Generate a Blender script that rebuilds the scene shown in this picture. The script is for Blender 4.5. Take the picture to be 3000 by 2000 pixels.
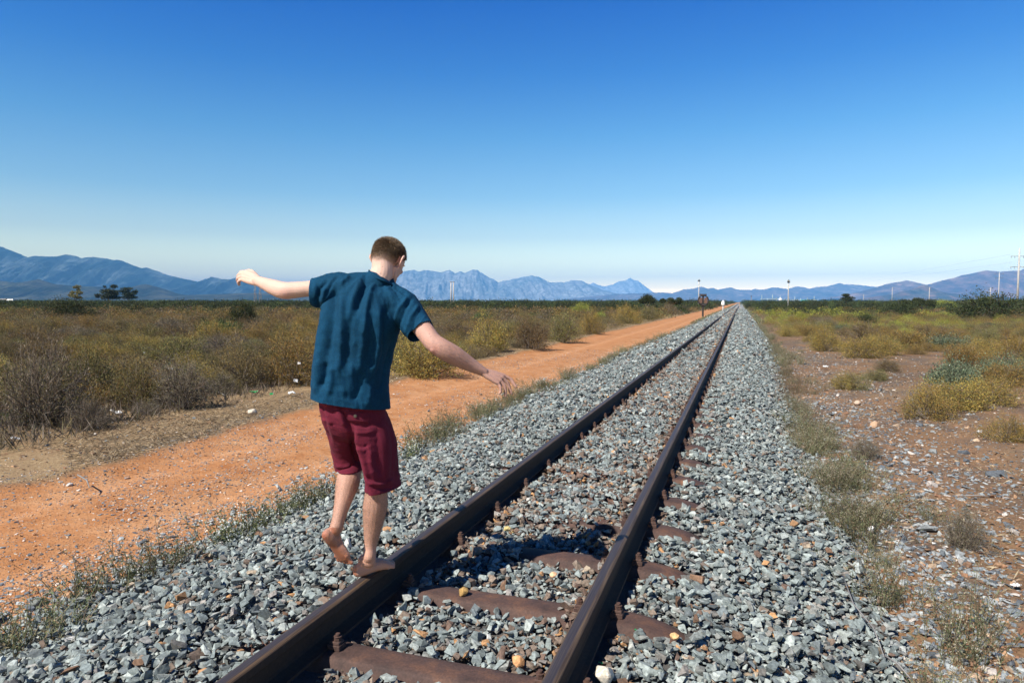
import bpy, bmesh, math, random
import numpy as np
from mathutils import Vector, Matrix, Euler

for o in list(bpy.data.objects):
    bpy.data.objects.remove(o)
S = bpy.context.scene
COL = S.collection

# ------------------------------------------------------------------ camera
CAM_H = 1.40                       # eye height above the rail tops (world z = 0)
PITCH = math.atan(116/2000)
YAW = math.atan(670/2000*math.cos(PITCH))
FH = Vector((-math.sin(YAW), math.cos(YAW), 0))
RT = Vector((math.cos(YAW), math.sin(YAW), 0))
ZU = Vector((0, 0, 1))
FW = FH*math.cos(PITCH) - ZU*math.sin(PITCH)
UP = FH*math.sin(PITCH) + ZU*math.cos(PITCH)
cam_data = bpy.data.cameras.new('camera')
cam = bpy.data.objects.new('camera', cam_data)
COL.objects.link(cam)
cam_data.sensor_width = 36
cam_data.lens = 24
cam_data.clip_start = 0.05
cam_data.clip_end = 150000
M = Matrix((RT, UP, -FW)).transposed().to_4x4()
M.translation = Vector((0, 0, CAM_H))
cam.matrix_world = M
S.camera = cam

# ------------------------------------------------------------------ sky, sun, exposure
SUN_DIR = Vector((-0.46, -0.78, 1.0)).normalized()      # towards the sun
W = bpy.data.worlds.new('World')
S.world = W
W.use_nodes = True
nt = W.node_tree
for n in list(nt.nodes):
    nt.nodes.remove(n)
wo = nt.nodes.new('ShaderNodeOutputWorld')
bg = nt.nodes.new('ShaderNodeBackground')
sky = nt.nodes.new('ShaderNodeTexSky')
sky.sky_type = 'NISHITA'
sky.sun_disc = False
sky.sun_elevation = math.asin(SUN_DIR.z)
sky.sun_rotation = math.atan2(SUN_DIR.x, SUN_DIR.y)
sky.air_density = 1.0
sky.dust_density = 0.1
sky.ozone_density = 4.0
sky.altitude = 300
hs = nt.nodes.new('ShaderNodeHueSaturation')
hs.inputs['Saturation'].default_value = 1.0
hs.inputs['Value'].default_value = 1.0
gm = nt.nodes.new('ShaderNodeGamma')
gm.inputs['Gamma'].default_value = 1.0
nt.links.new(sky.outputs[0], hs.inputs['Color'])
nt.links.new(hs.outputs[0], gm.inputs[0])
# the deep polarised blue of a dry sky: tint by height above the horizon
tcw = nt.nodes.new('ShaderNodeTexCoord')
spw = nt.nodes.new('ShaderNodeSeparateXYZ')
nt.links.new(tcw.outputs['Generated'], spw.inputs[0])
rw = nt.nodes.new('ShaderNodeValToRGB')
SKY_TINT = [(0.0, (20.0, 12.0, 4.2)), (0.020, (8.6, 5.8, 2.45)), (0.045, (4.9, 3.6, 1.85)), (0.092, (2.55, 2.12, 1.52)), (0.15, (1.35, 1.6, 1.52)), (0.231, (0.68, 1.28, 1.56)), (0.31, (0.24, 0.92, 1.60)), (0.389, (0.03, 0.66, 1.62)), (0.60, (0.02, 0.26, 0.75)), (1.0, (0.02, 0.12, 0.36))]
while len(rw.color_ramp.elements) < len(SKY_TINT): rw.color_ramp.elements.new(0.5)
for e_, (p_, c_) in zip(rw.color_ramp.elements, SKY_TINT):
    e_.position = p_; e_.color = c_+(1,)
nt.links.new(spw.outputs[2], rw.inputs[0])
mw = nt.nodes.new('ShaderNodeMix')
mw.data_type = 'RGBA'; mw.blend_type = 'MULTIPLY'; mw.inputs[0].default_value = 1
nt.links.new(gm.outputs[0], mw.inputs[6]); nt.links.new(rw.outputs[0], mw.inputs[7])
nt.links.new(mw.outputs[2], bg.inputs[0])
nt.links.new(bg.outputs[0], wo.inputs[0])
bg.inputs['Strength'].default_value = 0.062

sl = bpy.data.lights.new('sun', 'SUN')
sun = bpy.data.objects.new('sun', sl)
COL.objects.link(sun)
sl.energy = 5.0
sl.angle = math.radians(0.5)
sl.color = (1.0, 0.95, 0.87)
sun.rotation_euler = SUN_DIR.to_track_quat('Z', 'Y').to_euler()
S.view_settings.view_transform = 'Standard'
S.view_settings.look = 'None'
S.view_settings.gamma = 1
S.view_settings.exposure = 0.68
S.view_settings.use_curve_mapping = False

# ------------------------------------------------------------------ helpers
RNG = np.random.default_rng(7)


def tag(o, label=None, cat=None, group=None, kind=None):
    if label: o['label'] = label
    if cat: o['category'] = cat
    if group: o['group'] = group
    if kind: o['kind'] = kind
    return o


def link(name, me, parent=None, mat=None):
    o = bpy.data.objects.new(name, me)
    COL.objects.link(o)
    if mat is not None and me is not None and not me.materials:
        me.materials.append(mat)
    if parent is not None:
        o.parent = parent
    return o


def empty(name, loc=(0, 0, 0), rz=0.0):
    o = bpy.data.objects.new(name, None)
    COL.objects.link(o)
    o.location = loc
    o.rotation_euler = (0, 0, rz)
    o.empty_display_size = 0.1
    return o


def np_mesh(name, V, T, col=None, smooth=False, k=3):
    """mesh from vertex array V (n,3), face array T (m,k), optional vertex colours"""
    V = np.ascontiguousarray(V, dtype=np.float32)
    T = np.ascontiguousarray(T, dtype=np.int32)
    me = bpy.data.meshes.new(name)
    me.vertices.add(len(V))
    me.vertices.foreach_set('co', V.ravel())
    me.loops.add(T.size)
    me.loops.foreach_set('vertex_index', T.ravel())
    me.polygons.add(len(T))
    me.polygons.foreach_set('loop_start', np.arange(0, T.size, T.shape[1], dtype=np.int32))
    me.polygons.foreach_set('loop_total', np.full(len(T), T.shape[1], dtype=np.int32))
    me.update(calc_edges=True)
    me.polygons.foreach_set('use_smooth', np.full(len(T), smooth, dtype=bool))
    if col is not None:
        a = me.attributes.new('col', 'FLOAT_COLOR', 'POINT')
        c = np.ones((len(V), 4), dtype=np.float32)
        c[:, :3] = col
        a.data.foreach_set('color', c.ravel())
    return me


def hash2(ix, iy, seed):
    n = (ix.astype(np.int64)*374761393 + iy.astype(np.int64)*668265263 + seed*1442695041) & 0x7fffffff
    n = ((n ^ (n >> 13))*1274126177) & 0x7fffffff
    n = (n ^ (n >> 16)) & 0x7fffffff
    return n/0x7fffffff


def vnoise(x, y, seed=0):
    ix = np.floor(x); iy = np.floor(y)
    fx = x-ix; fy = y-iy
    fx = fx*fx*(3-2*fx); fy = fy*fy*(3-2*fy)
    a = hash2(ix, iy, seed); b = hash2(ix+1, iy, seed)
    c = hash2(ix, iy+1, seed); d = hash2(ix+1, iy+1, seed)
    return (a*(1-fx)+b*fx)*(1-fy)+(c*(1-fx)+d*fx)*fy


def fbm(x, y, seed=0, octv=4, gain=0.5):
    x = np.asarray(x, float); y = np.asarray(y, float)
    s = 0; a = 1; t = 0
    for i in range(octv):
        s = s+a*vnoise(x*2**i+17.3*i, y*2**i-9.1*i, seed+i)
        t += a; a *= gain
    return s/t


def sstep(a, b, x):
    t = np.clip((x-a)/(b-a), 0, 1)
    return t*t*(3-2*t)


# ------------------------------------------------------------------ materials
def nodes_of(name):
    m = bpy.data.materials.new(name)
    m.use_nodes = True
    n = m.node_tree
    b = n.nodes['Principled BSDF']
    return m, n, b


def N(n, t, **kw):
    x = n.nodes.new(t)
    for k, v in kw.items():
        setattr(x, k, v)
    return x


def math_node(n, op, a, b=None):
    m = N(n, 'ShaderNodeMath', operation=op)
    for i, v in enumerate((a, b)):
        if v is None: continue
        if hasattr(v, 'links') or hasattr(v, 'is_linked'):
            n.links.new(v, m.inputs[i])
        else:
            m.inputs[i].default_value = v
    return m.outputs[0]


def mixc(n, fac, a, b, blend='MIX'):
    m = N(n, 'ShaderNodeMix', data_type='RGBA', blend_type=blend)
    for i, v in ((0, fac), (6, a), (7, b)):
        if isinstance(v, (int, float)): m.inputs[i].default_value = v
        elif isinstance(v, tuple): m.inputs[i].default_value = (v[0], v[1], v[2], 1)
        else: n.links.new(v, m.inputs[i])
    return m.outputs[2]


def noise(n, scale, detail=4, rough=0.55, vec=None, dist=0.0):
    t = N(n, 'ShaderNodeTexNoise')
    t.inputs['Scale'].default_value = scale
    t.inputs['Detail'].default_value = detail
    t.inputs['Roughness'].default_value = rough
    t.inputs['Distortion'].default_value = dist
    if vec is not None: n.links.new(vec, t.inputs['Vector'])
    return t


def ramp(n, fac, stops, interp='LINEAR'):
    r = N(n, 'ShaderNodeValToRGB')
    cr = r.color_ramp
    cr.interpolation = interp
    while len(cr.elements) < len(stops): cr.elements.new(0.5)
    for e, (p, c) in zip(cr.elements, stops):
        e.position = p
        e.color = (c, c, c, 1) if isinstance(c, (int, float)) else (c[0], c[1], c[2], 1)
    if fac is not None: n.links.new(fac, r.inputs[0])
    return r.outputs[0]


def bump(n, b, h, strength=0.3, dist=0.01):
    u = N(n, 'ShaderNodeBump')
    u.inputs['Strength'].default_value = strength
    u.inputs['Distance'].default_value = dist
    n.links.new(h, u.inputs['Height'])
    n.links.new(u.outputs[0], b.inputs['Normal'])
    return u


def vcol_mat(name, rough=0.85, nscale=60, namt=0.35, bstr=0.3, bdist=0.003, rnd=0.0, spec=0.3, trans=0.0):
    """colour read from the mesh, broken up by noise; rnd varies it per object"""
    m, n, b = nodes_of(name)
    at = N(n, 'ShaderNodeAttribute', attribute_name='col')
    tc = N(n, 'ShaderNodeTexCoord')
    t = noise(n, nscale, 4, 0.6, tc.outputs['Object'])
    f = ramp(n, t.outputs[0], [(0.3, 1-namt), (0.7, 1+namt)])
    c = mixc(n, 1.0, at.outputs[0], f, 'MULTIPLY')
    if rnd > 0:
        oi = N(n, 'ShaderNodeObjectInfo')
        h = N(n, 'ShaderNodeHueSaturation')
        v = math_node(n, 'MULTIPLY_ADD', oi.outputs['Random'], rnd*2)
        n.nodes[-1].inputs[2].default_value = 1-rnd
        n.links.new(v, h.inputs['Value'])
        v2 = math_node(n, 'MULTIPLY_ADD', oi.outputs['Random'], rnd*0.12)
        n.nodes[-1].inputs[2].default_value = 0.5-rnd*0.06
        n.links.new(v2, h.inputs['Hue'])
        n.links.new(c, h.inputs['Color'])
        c = h.outputs[0]
    n.links.new(c, b.inputs['Base Color'])
    b.inputs['Roughness'].default_value = rough
    b.inputs['Specular IOR Level'].default_value = spec
    if bstr > 0: bump(n, b, t.outputs[0], bstr, bdist)
    if trans > 0:
        tr = N(n, 'ShaderNodeBsdfTranslucent')
        mx = N(n, 'ShaderNodeMixShader')
        mx.inputs[0].default_value = trans
        n.links.new(c, tr.inputs[0])
        n.links.new(b.outputs[0], mx.inputs[1])
        n.links.new(tr.outputs[0], mx.inputs[2])
        n.links.new(mx.outputs[0], n.nodes['Material Output'].inputs[0])
    return m


def solid(name, col, rough=0.7, metal=0.0, nscale=8, namt=0.25, bstr=0.15, bdist=0.005):
    m, n, b = nodes_of(name)
    tc = N(n, 'ShaderNodeTexCoord')
    t = noise(n, nscale, 6, 0.6, tc.outputs['Object'])
    f = ramp(n, t.outputs[0], [(0.3, 1-namt), (0.7, 1+namt)])
    c = mixc(n, 1.0, (col[0], col[1], col[2]), f, 'MULTIPLY')
    n.links.new(c, b.inputs['Base Color'])
    b.inputs['Roughness'].default_value = rough
    b.inputs['Metallic'].default_value = metal
    if bstr > 0: bump(n, b, t.outputs[0], bstr, bdist)
    return m


MAT_STONE = vcol_mat('crushed_stone', 0.85, 70, 0.42, 0.7, 0.004)
MAT_LEAF = vcol_mat('leaf', 0.75, 3.0, 0.22, 0.0, rnd=0.22, spec=0.2, trans=0.18)
MAT_TWIG = vcol_mat('twig', 0.85, 20, 0.3, 0.0, spec=0.2)


def ordinal(n):
    return f"{n}{'th' if 10 <= n % 100 <= 20 else {1: 'st', 2: 'nd', 3: 'rd'}.get(n % 10, 'th')}"
# ------------------------------------------------------------------ the lie of the land
XL, XR = -1.790, -0.645            # centre lines of the two rails
XC = (XL+XR)/2


def left_edge(y):                  # where the ballast ends on the left
    return -3.82+0.35*sstep(10, 60, y)+0.10*(fbm(y*0.9, y*0+3, 31, 3)-0.5)


def right_edge(y):
    return 0.80+0.5*sstep(7, 40, y)+0.16*(fbm(y*0.8, y*0+8, 32, 3)-0.5)


def road_left(y):
    return -6.85-0.75*sstep(6, 16, y)+0.5*(fbm(y*0.35, y*0+1, 33, 3)-0.5)


def ground_z(x, y):
    x = np.asarray(x, float); y = np.asarray(y, float)
    le, re, rl = left_edge(y), right_edge(y), road_left(y)
    base = -0.47+0*x
    # ballast bed
    up = sstep(le-0.05, -2.45, x)*(1-sstep(-0.05, re+0.05, x))
    crown = -0.222
    z = base+(crown-base)*up
    on_bed = up > 0.001
    # slight hollow between the rails and ruts in the road
    off = 1-up
    rut = 0.05*(np.exp(-((x+4.75)/0.22)**2)+np.exp(-((x+6.2)/0.25)**2))
    z = z-off*rut*sstep(-7.2, -6.6, x)*(x < -4)
    z = z+off*0.028*(fbm(x*1.7, y*0.7, 5, 4)-0.5)
    z = z+off*0.010*(fbm(x*9, y*7, 6, 3)-0.5)
    bermx = rl-0.12
    z = z+0.07*np.exp(-((x-bermx)/0.22)**2)*(0.4+1.1*fbm(x*2, y*1.3, 9, 3))
    fl = sstep(0, 1.5, rl-x)
    z = z+fl*(0.03+0.22*(fbm(x*0.25, y*0.25, 11, 3)-0.5)*sstep(0, 6, rl-x))
    fr = sstep(0, 0.6, x-re)
    z = z+fr*(0.05+0.10*(fbm(x*0.8, y*0.8, 12, 4)-0.5)+0.02*(fbm(x*6, y*6, 13, 3)-0.5))
    far = sstep(60, 400, np.hypot(x, y))
    z = z+far*0.8*(fbm(x*0.01, y*0.01, 14, 3)-0.5)*sstep(2.5, 30, np.abs(x-XC))
    return z


def axis(lo, hi, step, out_lo, out_hi, grow):
    a = list(np.arange(lo, hi+1e-6, step))
    s = step; v = a[-1]
    while v < out_hi:
        s *= grow; v += s; a.append(v)
    s = step; v = a[0]; pre = []
    while v > out_lo:
        s *= grow; v -= s; pre.append(v)
    return np.array(pre[::-1]+a)


gx = axis(-11, 5, 0.06, -26500, 26500, 1.09)
gy = axis(1.0, 16, 0.07, -2400, 26500, 1.035)
GX, GY = np.meshgrid(gx, gy)
GZ = ground_z(GX, GY)
V = np.stack([GX.ravel(), GY.ravel(), GZ.ravel()], 1)
nx, ny = len(gx), len(gy)
i = (np.arange(ny-1)[:, None]*nx+np.arange(nx-1)[None, :]).ravel()
T = np.stack([i, i+1, i+1+nx, i+nx], 1)
fx, fy = GX.ravel(), GY.ravel()
le, re, rl = left_edge(fy), right_edge(fy), road_left(fy)
wob = 0.12*(fbm(fx*3, fy*3, 40, 3)-0.5)
w_bal = sstep(-0.10, 0.10, fx+wob-le)*(1-sstep(-0.10, 0.14, fx+wob-re))
w_road = (1-w_bal)*sstep(-0.08, 0.12, fx+wob*1.5-rl)*(fx < 0)
dry = (1-sstep(0, 1.6, rl-2.6-fx+wob*8))*(1-w_road)*(fx < -3)*(1-w_bal)
dist = np.hypot(fx, fy)
zone = np.stack([w_bal, w_road, dry], 1)
me = np_mesh('ground', V, T, zone, smooth=True)


def ground_material():
    m, n, b = nodes_of('ground')
    at = N(n, 'ShaderNodeAttribute', attribute_name='col')
    sep = N(n, 'ShaderNodeSeparateColor')
    n.links.new(at.outputs[0], sep.inputs[0])
    tc = N(n, 'ShaderNodeTexCoord')
    P = tc.outputs['Object']
    big = noise(n, 0.35, 5, 0.6, P)
    mid = noise(n, 3.0, 6, 0.65, P)
    fine = noise(n, 28, 6, 0.7, P)
    grit = N(n, 'ShaderNodeTexVoronoi')
    grit.inputs['Scale'].default_value = 38
    n.links.new(P, grit.inputs['Vector'])
    # orange road soil
    road = ramp(n, mid.outputs[0], [(0.25, (0.36, 0.145, 0.052)), (0.5, (0.47, 0.225, 0.098)), (0.75, (0.55, 0.30, 0.150))])
    road = mixc(n, 1.0, road, ramp(n, fine.outputs[0], [(0.25, 0.72), (0.6, 1.08), (0.8, 1.25)]), 'MULTIPLY')
    sx = N(n, 'ShaderNodeSeparateXYZ')
    n.links.new(P, sx.inputs[0])
    wb = math_node(n, 'MULTIPLY_ADD', mid.outputs[0], 0.5)
    n.links.new(sx.outputs[0], n.nodes[-1].inputs[2])
    def lane(c0, w):
        return ramp(n, math_node(n, 'MULTIPLY', math_node(n, 'ABSOLUTE', math_node(n, 'ADD', wb, c0-0.25)), 1.0), [(w*0.35, 1.0), (w, 0.0)])
    packed = math_node(n, 'MAXIMUM', lane(4.75, 0.34), lane(6.2, 0.36))
    road = mixc(n, packed, mixc(n, 1.0, road, (0.93, 0.90, 0.86), 'MULTIPLY'), mixc(n, 1.0, road, (1.03, 1.05, 1.08), 'MULTIPLY'))
    gm_ = ramp(n, grit.outputs['Distance'], [(0.0, 1.0), (0.22, 1.0), (0.3, 0.0)])
    gcol = ramp(n, grit.outputs['Color'], [(0.0, (0.50, 0.25, 0.13)), (0.45, (0.25, 0.11, 0.06)), (0.6, (0.12, 0.11, 0.11)), (0.8, (0.55, 0.40, 0.28))])
    pebm = math_node(n, 'MULTIPLY', gm_, ramp(n, mid.outputs[0], [(0.40, 0.0), (0.62, 0.75)]))
    road = mixc(n, pebm, road, gcol)
    # scrub soil: reddish brown with litter
    soil = ramp(n, big.outputs[0], [(0.3, (0.15, 0.092, 0.052)), (0.5, (0.245, 0.145, 0.078)), (0.7, (0.17, 0.130, 0.084))])
    soil = mixc(n, ramp(n, noise(n, 0.9, 5, 0.65, P).outputs[0], [(0.45, 0.0), (0.62, 0.75)]), soil, (0.105, 0.088, 0.074))
    soil = mixc(n, 1.0, soil, ramp(n, fine.outputs[0], [(0.25, 0.5), (0.6, 1.1), (0.8, 1.5)]), 'MULTIPLY')
    soil = mixc(n, pebm, soil, gcol)
    dryc = ramp(n, fine.outputs[0], [(0.3, (0.16, 0.10, 0.05)), (0.55, (0.34, 0.24, 0.13)), (0.75, (0.46, 0.36, 0.22))])
    drymix = math_node(n, 'MULTIPLY', sep.outputs[2], ramp(n, mid.outputs[0], [(0.3, 0.35), (0.6, 1.0)]))
    c = mixc(n, drymix, soil, dryc)
    c = mixc(n, sep.outputs[1], c, road)
    vor = N(n, 'ShaderNodeTexVoronoi')
    vor.inputs['Scale'].default_value = 22
    n.links.new(P, vor.inputs['Vector'])
    bal = ramp(n, vor.outputs['Color'], [(0.0, (0.10, 0.11, 0.11)), (0.4, (0.24, 0.26, 0.265)), (0.7, (0.33, 0.35, 0.35)), (0.92, (0.30, 0.2, 0.12))])
    # far along the line only the texture is left of the stones; near by it lies under them
    cd = N(n, 'ShaderNodeSeparateXYZ')
    n.links.new(P, cd.inputs[0])
    fary = math_node(n, 'DIVIDE', cd.outputs[1], 40.0)
    n.nodes[-1].use_clamp = True
    bal = mixc(n, fary, (0.085, 0.08, 0.075), bal)
    c = mixc(n, sep.outputs[0], c, bal)
    # the far plain is scrub green brown
    far = N(n, 'ShaderNodeVectorMath', operation='LENGTH')
    n.links.new(P, far.inputs[0])
    ff = ramp(n, math_node(n, 'DIVIDE', far.outputs['Value'], 1500.0), [(0.03, 0.0), (0.2, 1.0)])
    ff = math_node(n, 'MULTIPLY', ff, math_node(n, 'SUBTRACT', 1.0, math_node(n, 'ADD', sep.outputs[0], sep.outputs[1])))
    fn = noise(n, 0.02, 5, 0.6, P)
    fcol = ramp(n, fn.outputs[0], [(0.35, (0.045, 0.055, 0.022)), (0.6, (0.11, 0.09, 0.04))])
    c = mixc(n, ff, c, fcol)
    n.links.new(c, b.inputs['Base Color'])
    b.inputs['Roughness'].default_value = 0.95
    b.inputs['Specular IOR Level'].default_value = 0.15
    hsum = math_node(n, 'ADD', fine.outputs[0], math_node(n, 'MULTIPLY', gm_, 0.5))
    bump(n, b, hsum, 0.9, 0.012)
    return m


ground = link('ground', me, mat=ground_material())
tag(ground, kind='structure', label='orange dirt, ballast bed and brown scrub soil of the plain')

# ------------------------------------------------------------------ stones
random.seed(3)


def stone_templates(k, flat=0.5, npts=11, seed=1):
    r = random.Random(seed)
    out = []
    for _ in range(k):
        bm = bmesh.new()
        for _ in range(npts):
            v = Vector((r.gauss(0, 1), r.gauss(0, 1), r.gauss(0, 1))).normalized()
            v = Vector([math.copysign(abs(c)**0.62, c) for c in v])*r.uniform(0.86, 1.0)
            bm.verts.new((v.x*0.95, v.y*0.66, v.z*flat*0.82))
        res = bmesh.ops.convex_hull(bm, input=bm.verts)
        bmesh.ops.delete(bm, geom=[g for g in set(res['geom_interior']+res['geom_unused']) if isinstance(g, bmesh.types.BMVert)], context='VERTS')
        bmesh.ops.triangulate(bm, faces=bm.faces)
        bm.verts.index_update()
        V = np.array([v.co[:] for v in bm.verts])
        T = np.array([[v.index for v in f.verts] for f in bm.faces])
        bm.free()
        out.append((V, T))
    return out


TPL = stone_templates(44, 0.62, 10)
TPL_FLAKE = stone_templates(26, 0.36, 10, 5)


def euler_mats(a, b, c):
    ca, sa, cb, sb, cc, sc = np.cos(a), np.sin(a), np.cos(b), np.sin(b), np.cos(c), np.sin(c)
    o = np.zeros_like(ca)
    Rx = np.stack([o+1, o, o, o, ca, -sa, o, sa, ca], 1).reshape(-1, 3, 3)
    Ry = np.stack([cb, o, sb, o, o+1, o, -sb, o, cb], 1).reshape(-1, 3, 3)
    Rz = np.stack([cc, -sc, o, sc, cc, o, o, o, o+1], 1).reshape(-1, 3, 3)
    return Rz@Ry@Rx


def scatter(name, P, size, col, tpl, tilt=0.5, seed=0, k=3):
    """one mesh of many stones: P (n,3) centres, size (n,), col (n,3)"""
    r = np.random.default_rng(seed)
    n = len(P)
    which = r.integers(0, len(tpl), n)
    A = euler_mats(r.normal(0, tilt, n), r.normal(0, tilt, n), r.uniform(0, 6.283, n))
    Vs, Ts, Cs = [], [], []
    off = 0
    for w, (tv, tt) in enumerate(tpl):
        ix = np.nonzero(which == w)[0]
        if len(ix) == 0: continue
        asp = r.uniform(0.75, 1.2, (len(ix), 1, 3))
        v = (tv[None]*asp)*size[ix][:, None, None]
        v = np.einsum('nij,nkj->nki', A[ix], v)+P[ix][:, None, :]
        t = tt[None]+(np.arange(len(ix))*len(tv))[:, None, None]+off
        Vs.append(v.reshape(-1, 3)); Ts.append(t.reshape(-1, tt.shape[1]))
        Cs.append(np.repeat(col[ix], len(tv), 0))
        off += len(ix)*len(tv)
    return np_mesh(name, np.concatenate(Vs), np.concatenate(Ts), np.concatenate(Cs))


def stone_colours(n, r, x=None, rust=None):
    base = np.array([[0.265, 0.305, 0.290], [0.195, 0.230, 0.225], [0.35, 0.385, 0.36], [0.145, 0.168, 0.172],
                     [0.30, 0.31, 0.285], [0.22, 0.21, 0.19], [0.42, 0.24, 0.12], [0.20, 0.12, 0.075], [0.52, 0.51, 0.47], [0.36, 0.29, 0.21]])
    pr = np.array([0.30, 0.22, 0.18, 0.10, 0.10, 0.05, 0.009, 0.02, 0.004, 0.012]); pr = pr/pr.sum()
    c = base[r.choice(len(base), n, p=pr)]*(r.beta(2, 2, (n, 1))*0.8+0.44)
    if rust is not None:
        rc = np.array([[0.17, 0.125, 0.095], [0.22, 0.17, 0.13], [0.40, 0.22, 0.10], [0.15, 0.10, 0.075], [0.24, 0.22, 0.20]])[r.choice(5, n, p=[.32, .27, .06, .18, .17])]*r.uniform(0.8, 1.2, (n, 1))
        m = (r.random(n) < rust)[:, None]
        c = np.where(m, rc, c)
    return c


SLEEPER_Y = [2.585+0.7135*k for k in range(-3, 70)]


def ballast_points(y0, y1, dens, r, s_mu, s_sig):
    n = int((y1-y0)*5.4*dens)
    y = r.uniform(y0, y1, n)
    x = r.uniform(-4.2, 1.25, n)
    le, re = left_edge(y), right_edge(y)
    d = np.minimum(x-le, re-x)
    keep = r.random(n) < sstep(-0.16, 0.10, d)
    # rail feet stay clear
    for c in (XL, XR):
        keep &= np.abs(x-c) > 0.085
    s = np.minimum(np.exp(r.normal(math.log(s_mu), s_sig, n)), s_mu*1.9)
    # sleepers show through the ballast near the rails
    cover = hash2(np.floor((y-2.585)/0.7135+0.5), np.zeros(n), 77)
    ys = 2.585+0.7135*np.round((y-2.585)/0.7135)
    dy = np.abs(y-ys)
    inside = (x > XL) & (x < XR)
    ends = (x > XR) & (x < -0.175)
    lend = (x < XL) & (x > -2.27)
    show = np.zeros(n)
    near = (1-sstep(3.5, 5.8, y))
    show = np.where(inside, near*sstep(0.41, 0.53, fbm(x*2.2, ys*3, 55, 3)+0.12*(1-sstep(2.4, 3.6, y))), show)
    show = np.where(ends, 0.99*(1-sstep(8, 14, y)), show)
    show = np.where(lend, 0.0, show)
    gap = dy < np.where(ends, 0.088, 0.080)
    gap = dy-s*0.55 < np.where(ends, np.where(x > -0.27, 0.060, 0.100), 0.078)
    keep &= ~(gap & (r.random(n) < np.clip(show, 0, 1)))
    keep &= ~((x > XL) & (x < -0.3) & (np.minimum(np.abs(x-XL), np.abs(x-XR)) < 0.085+s*0.5))
    over = (dy < 0.12) & (np.abs(x-XC) < 1.06) & (show < 0.5)
    over = over[keep]
    x, y, s = x[keep], y[keep], s[keep]
    inside = inside[keep]; ends = ends[keep]
    z = ground_z(x, y)+r.uniform(0.1, 1.5, len(x))*s+0.012
    z = z-0.004*inside
    # heaped a little in the cribs and towards the shoulders
    z = z+0.018*(fbm(x*3, y*3, 60, 3)-0.5)*2
    z = z+0.018*sstep(4.2, 7.5, y)*inside
    z = np.where(over, np.maximum(z, -0.158+s*r.uniform(-0.1, 0.45, len(x))), z)
    rail_d = np.minimum(np.abs(x-XL), np.abs(x-XR))
    z = z-0.02*np.exp(-(rail_d/0.12)**2)
    rust = np.where((x > XL-0.15) & (x < XR+0.15), 0.12+0.62*np.exp(-(rail_d/0.22)**2), 0.04+0.3*np.exp(-(rail_d/0.15)**2))
    rust = rust+0.25*((x > XL) & (x < XR))*sstep(0.45, 0.65, fbm(x*1.5, y*1.5, 66, 3))
    return np.stack([x, y, z], 1), s, rust


Ps, Ss, Rs = [], [], []
for (y0, y1, dens, mu, sig, sd) in ((1.0, 4.5, 2100, 0.0225, 0.34, 1), (4.5, 9.0, 1600, 0.024, 0.33, 2), (9.0, 20.0, 850, 0.030, 0.3, 3), (20, 60, 230, 0.05, 0.3, 4), (60, 160, 50, 0.085, 0.25, 5)):
    r = np.random.default_rng(100+sd)
    P, s, ru = ballast_points(y0, y1, dens, r, mu, sig)
    Ps.append(P); Ss.append(s); Rs.append(ru)
P = np.concatenate(Ps); s = np.concatenate(Ss); ru = np.concatenate(Rs)
# drop what the camera could never see, well outside the frame
rel = P-np.array([0, 0, CAM_H])
dd = rel@np.array(FH); ll = rel@np.array(RT)
k_ = (dd > 0.8) & (np.abs(ll) < dd*0.75+1.3)
P, s, ru = P[k_], s[k_], ru[k_]
C_ = stone_colours(len(P), np.random.default_rng(5), rust=ru)
print('ballast stones', len(P))
me = scatter('ballast', P, s, C_, TPL+TPL_FLAKE, 0.42, 6)
o = link('ballast', me, mat=MAT_STONE)
tag(o, 'bed of grey crushed stone under and beside the rails', 'gravel', kind='stuff')

# gravel on the soil: right verge, dirt road, left edge
r = np.random.default_rng(21)


def loose(name, label, n, xf, y0, y1, mu, sig, cols, pw=1.0, seed=0, tilt=0.25, mask=None):
    r = np.random.default_rng(seed)
    u = r.random(n)
    y = y0*(y1/y0)**u if pw == 0 else y0+(y1-y0)*u**pw
    x = xf(y, r)
    if mask is not None:
        k = r.random(n) < mask(x, y)
        x, y = x[k], y[k]
    s = np.exp(r.normal(math.log(mu), sig, len(x)))
    z = ground_z(x, y)+s*r.uniform(-0.1, 0.25, len(x))
    c = np.array(cols)[r.integers(0, len(cols), len(x))]*r.uniform(0.7, 1.25, (len(x), 1))
    o = link(name, scatter(name, np.stack([x, y, z], 1), s, c, TPL_FLAKE+TPL[:6], tilt, seed), mat=MAT_STONE)
    tag(o, label, 'gravel', kind='stuff')


GREYS = [[0.20, 0.225, 0.235], [0.13, 0.145, 0.16], [0.28, 0.30, 0.30], [0.33, 0.35, 0.34]]
BROWNS = [[0.30, 0.16, 0.09], [0.42, 0.25, 0.14], [0.22, 0.13, 0.08], [0.5, 0.36, 0.24], [0.56, 0.5, 0.44]]
loose('verge_gravel', 'brown and grey stones strewn over the red soil right of the track', 38000,
      lambda y, r: right_edge(y)-0.05+r.gamma(1.3, 1.6, len(y)), 2.2, 30, 0.014, 0.55, [[c*0.72 for c in g] for g in GREYS]*3+[[c*0.78 for c in g] for g in BROWNS]*2, 0, 22)
loose('fallen_ballast', 'loose grey stones spilled beyond the weeds right of the track', 3600,
      lambda y, r: right_edge(y)+np.abs(r.normal(0, 0.75, len(y))), 2.2, 14, 0.028, 0.35, GREYS, 0, 23, 0.35)
loose('road_pebbles', 'small slate chips and pebbles on the orange dirt road', 80000,
      lambda y, r: r.uniform(-7.4, -3.7, len(y)), 2.6, 26, 0.0080, 0.5, GREYS[:2]*2+BROWNS, 0, 24, 0.2,
      mask=lambda x, y: 0.25+0.9*sstep(0.42, 0.62, fbm(x*1.2, y*0.5, 70, 3))+0.9*sstep(-4.6, -3.9, x))
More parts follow.
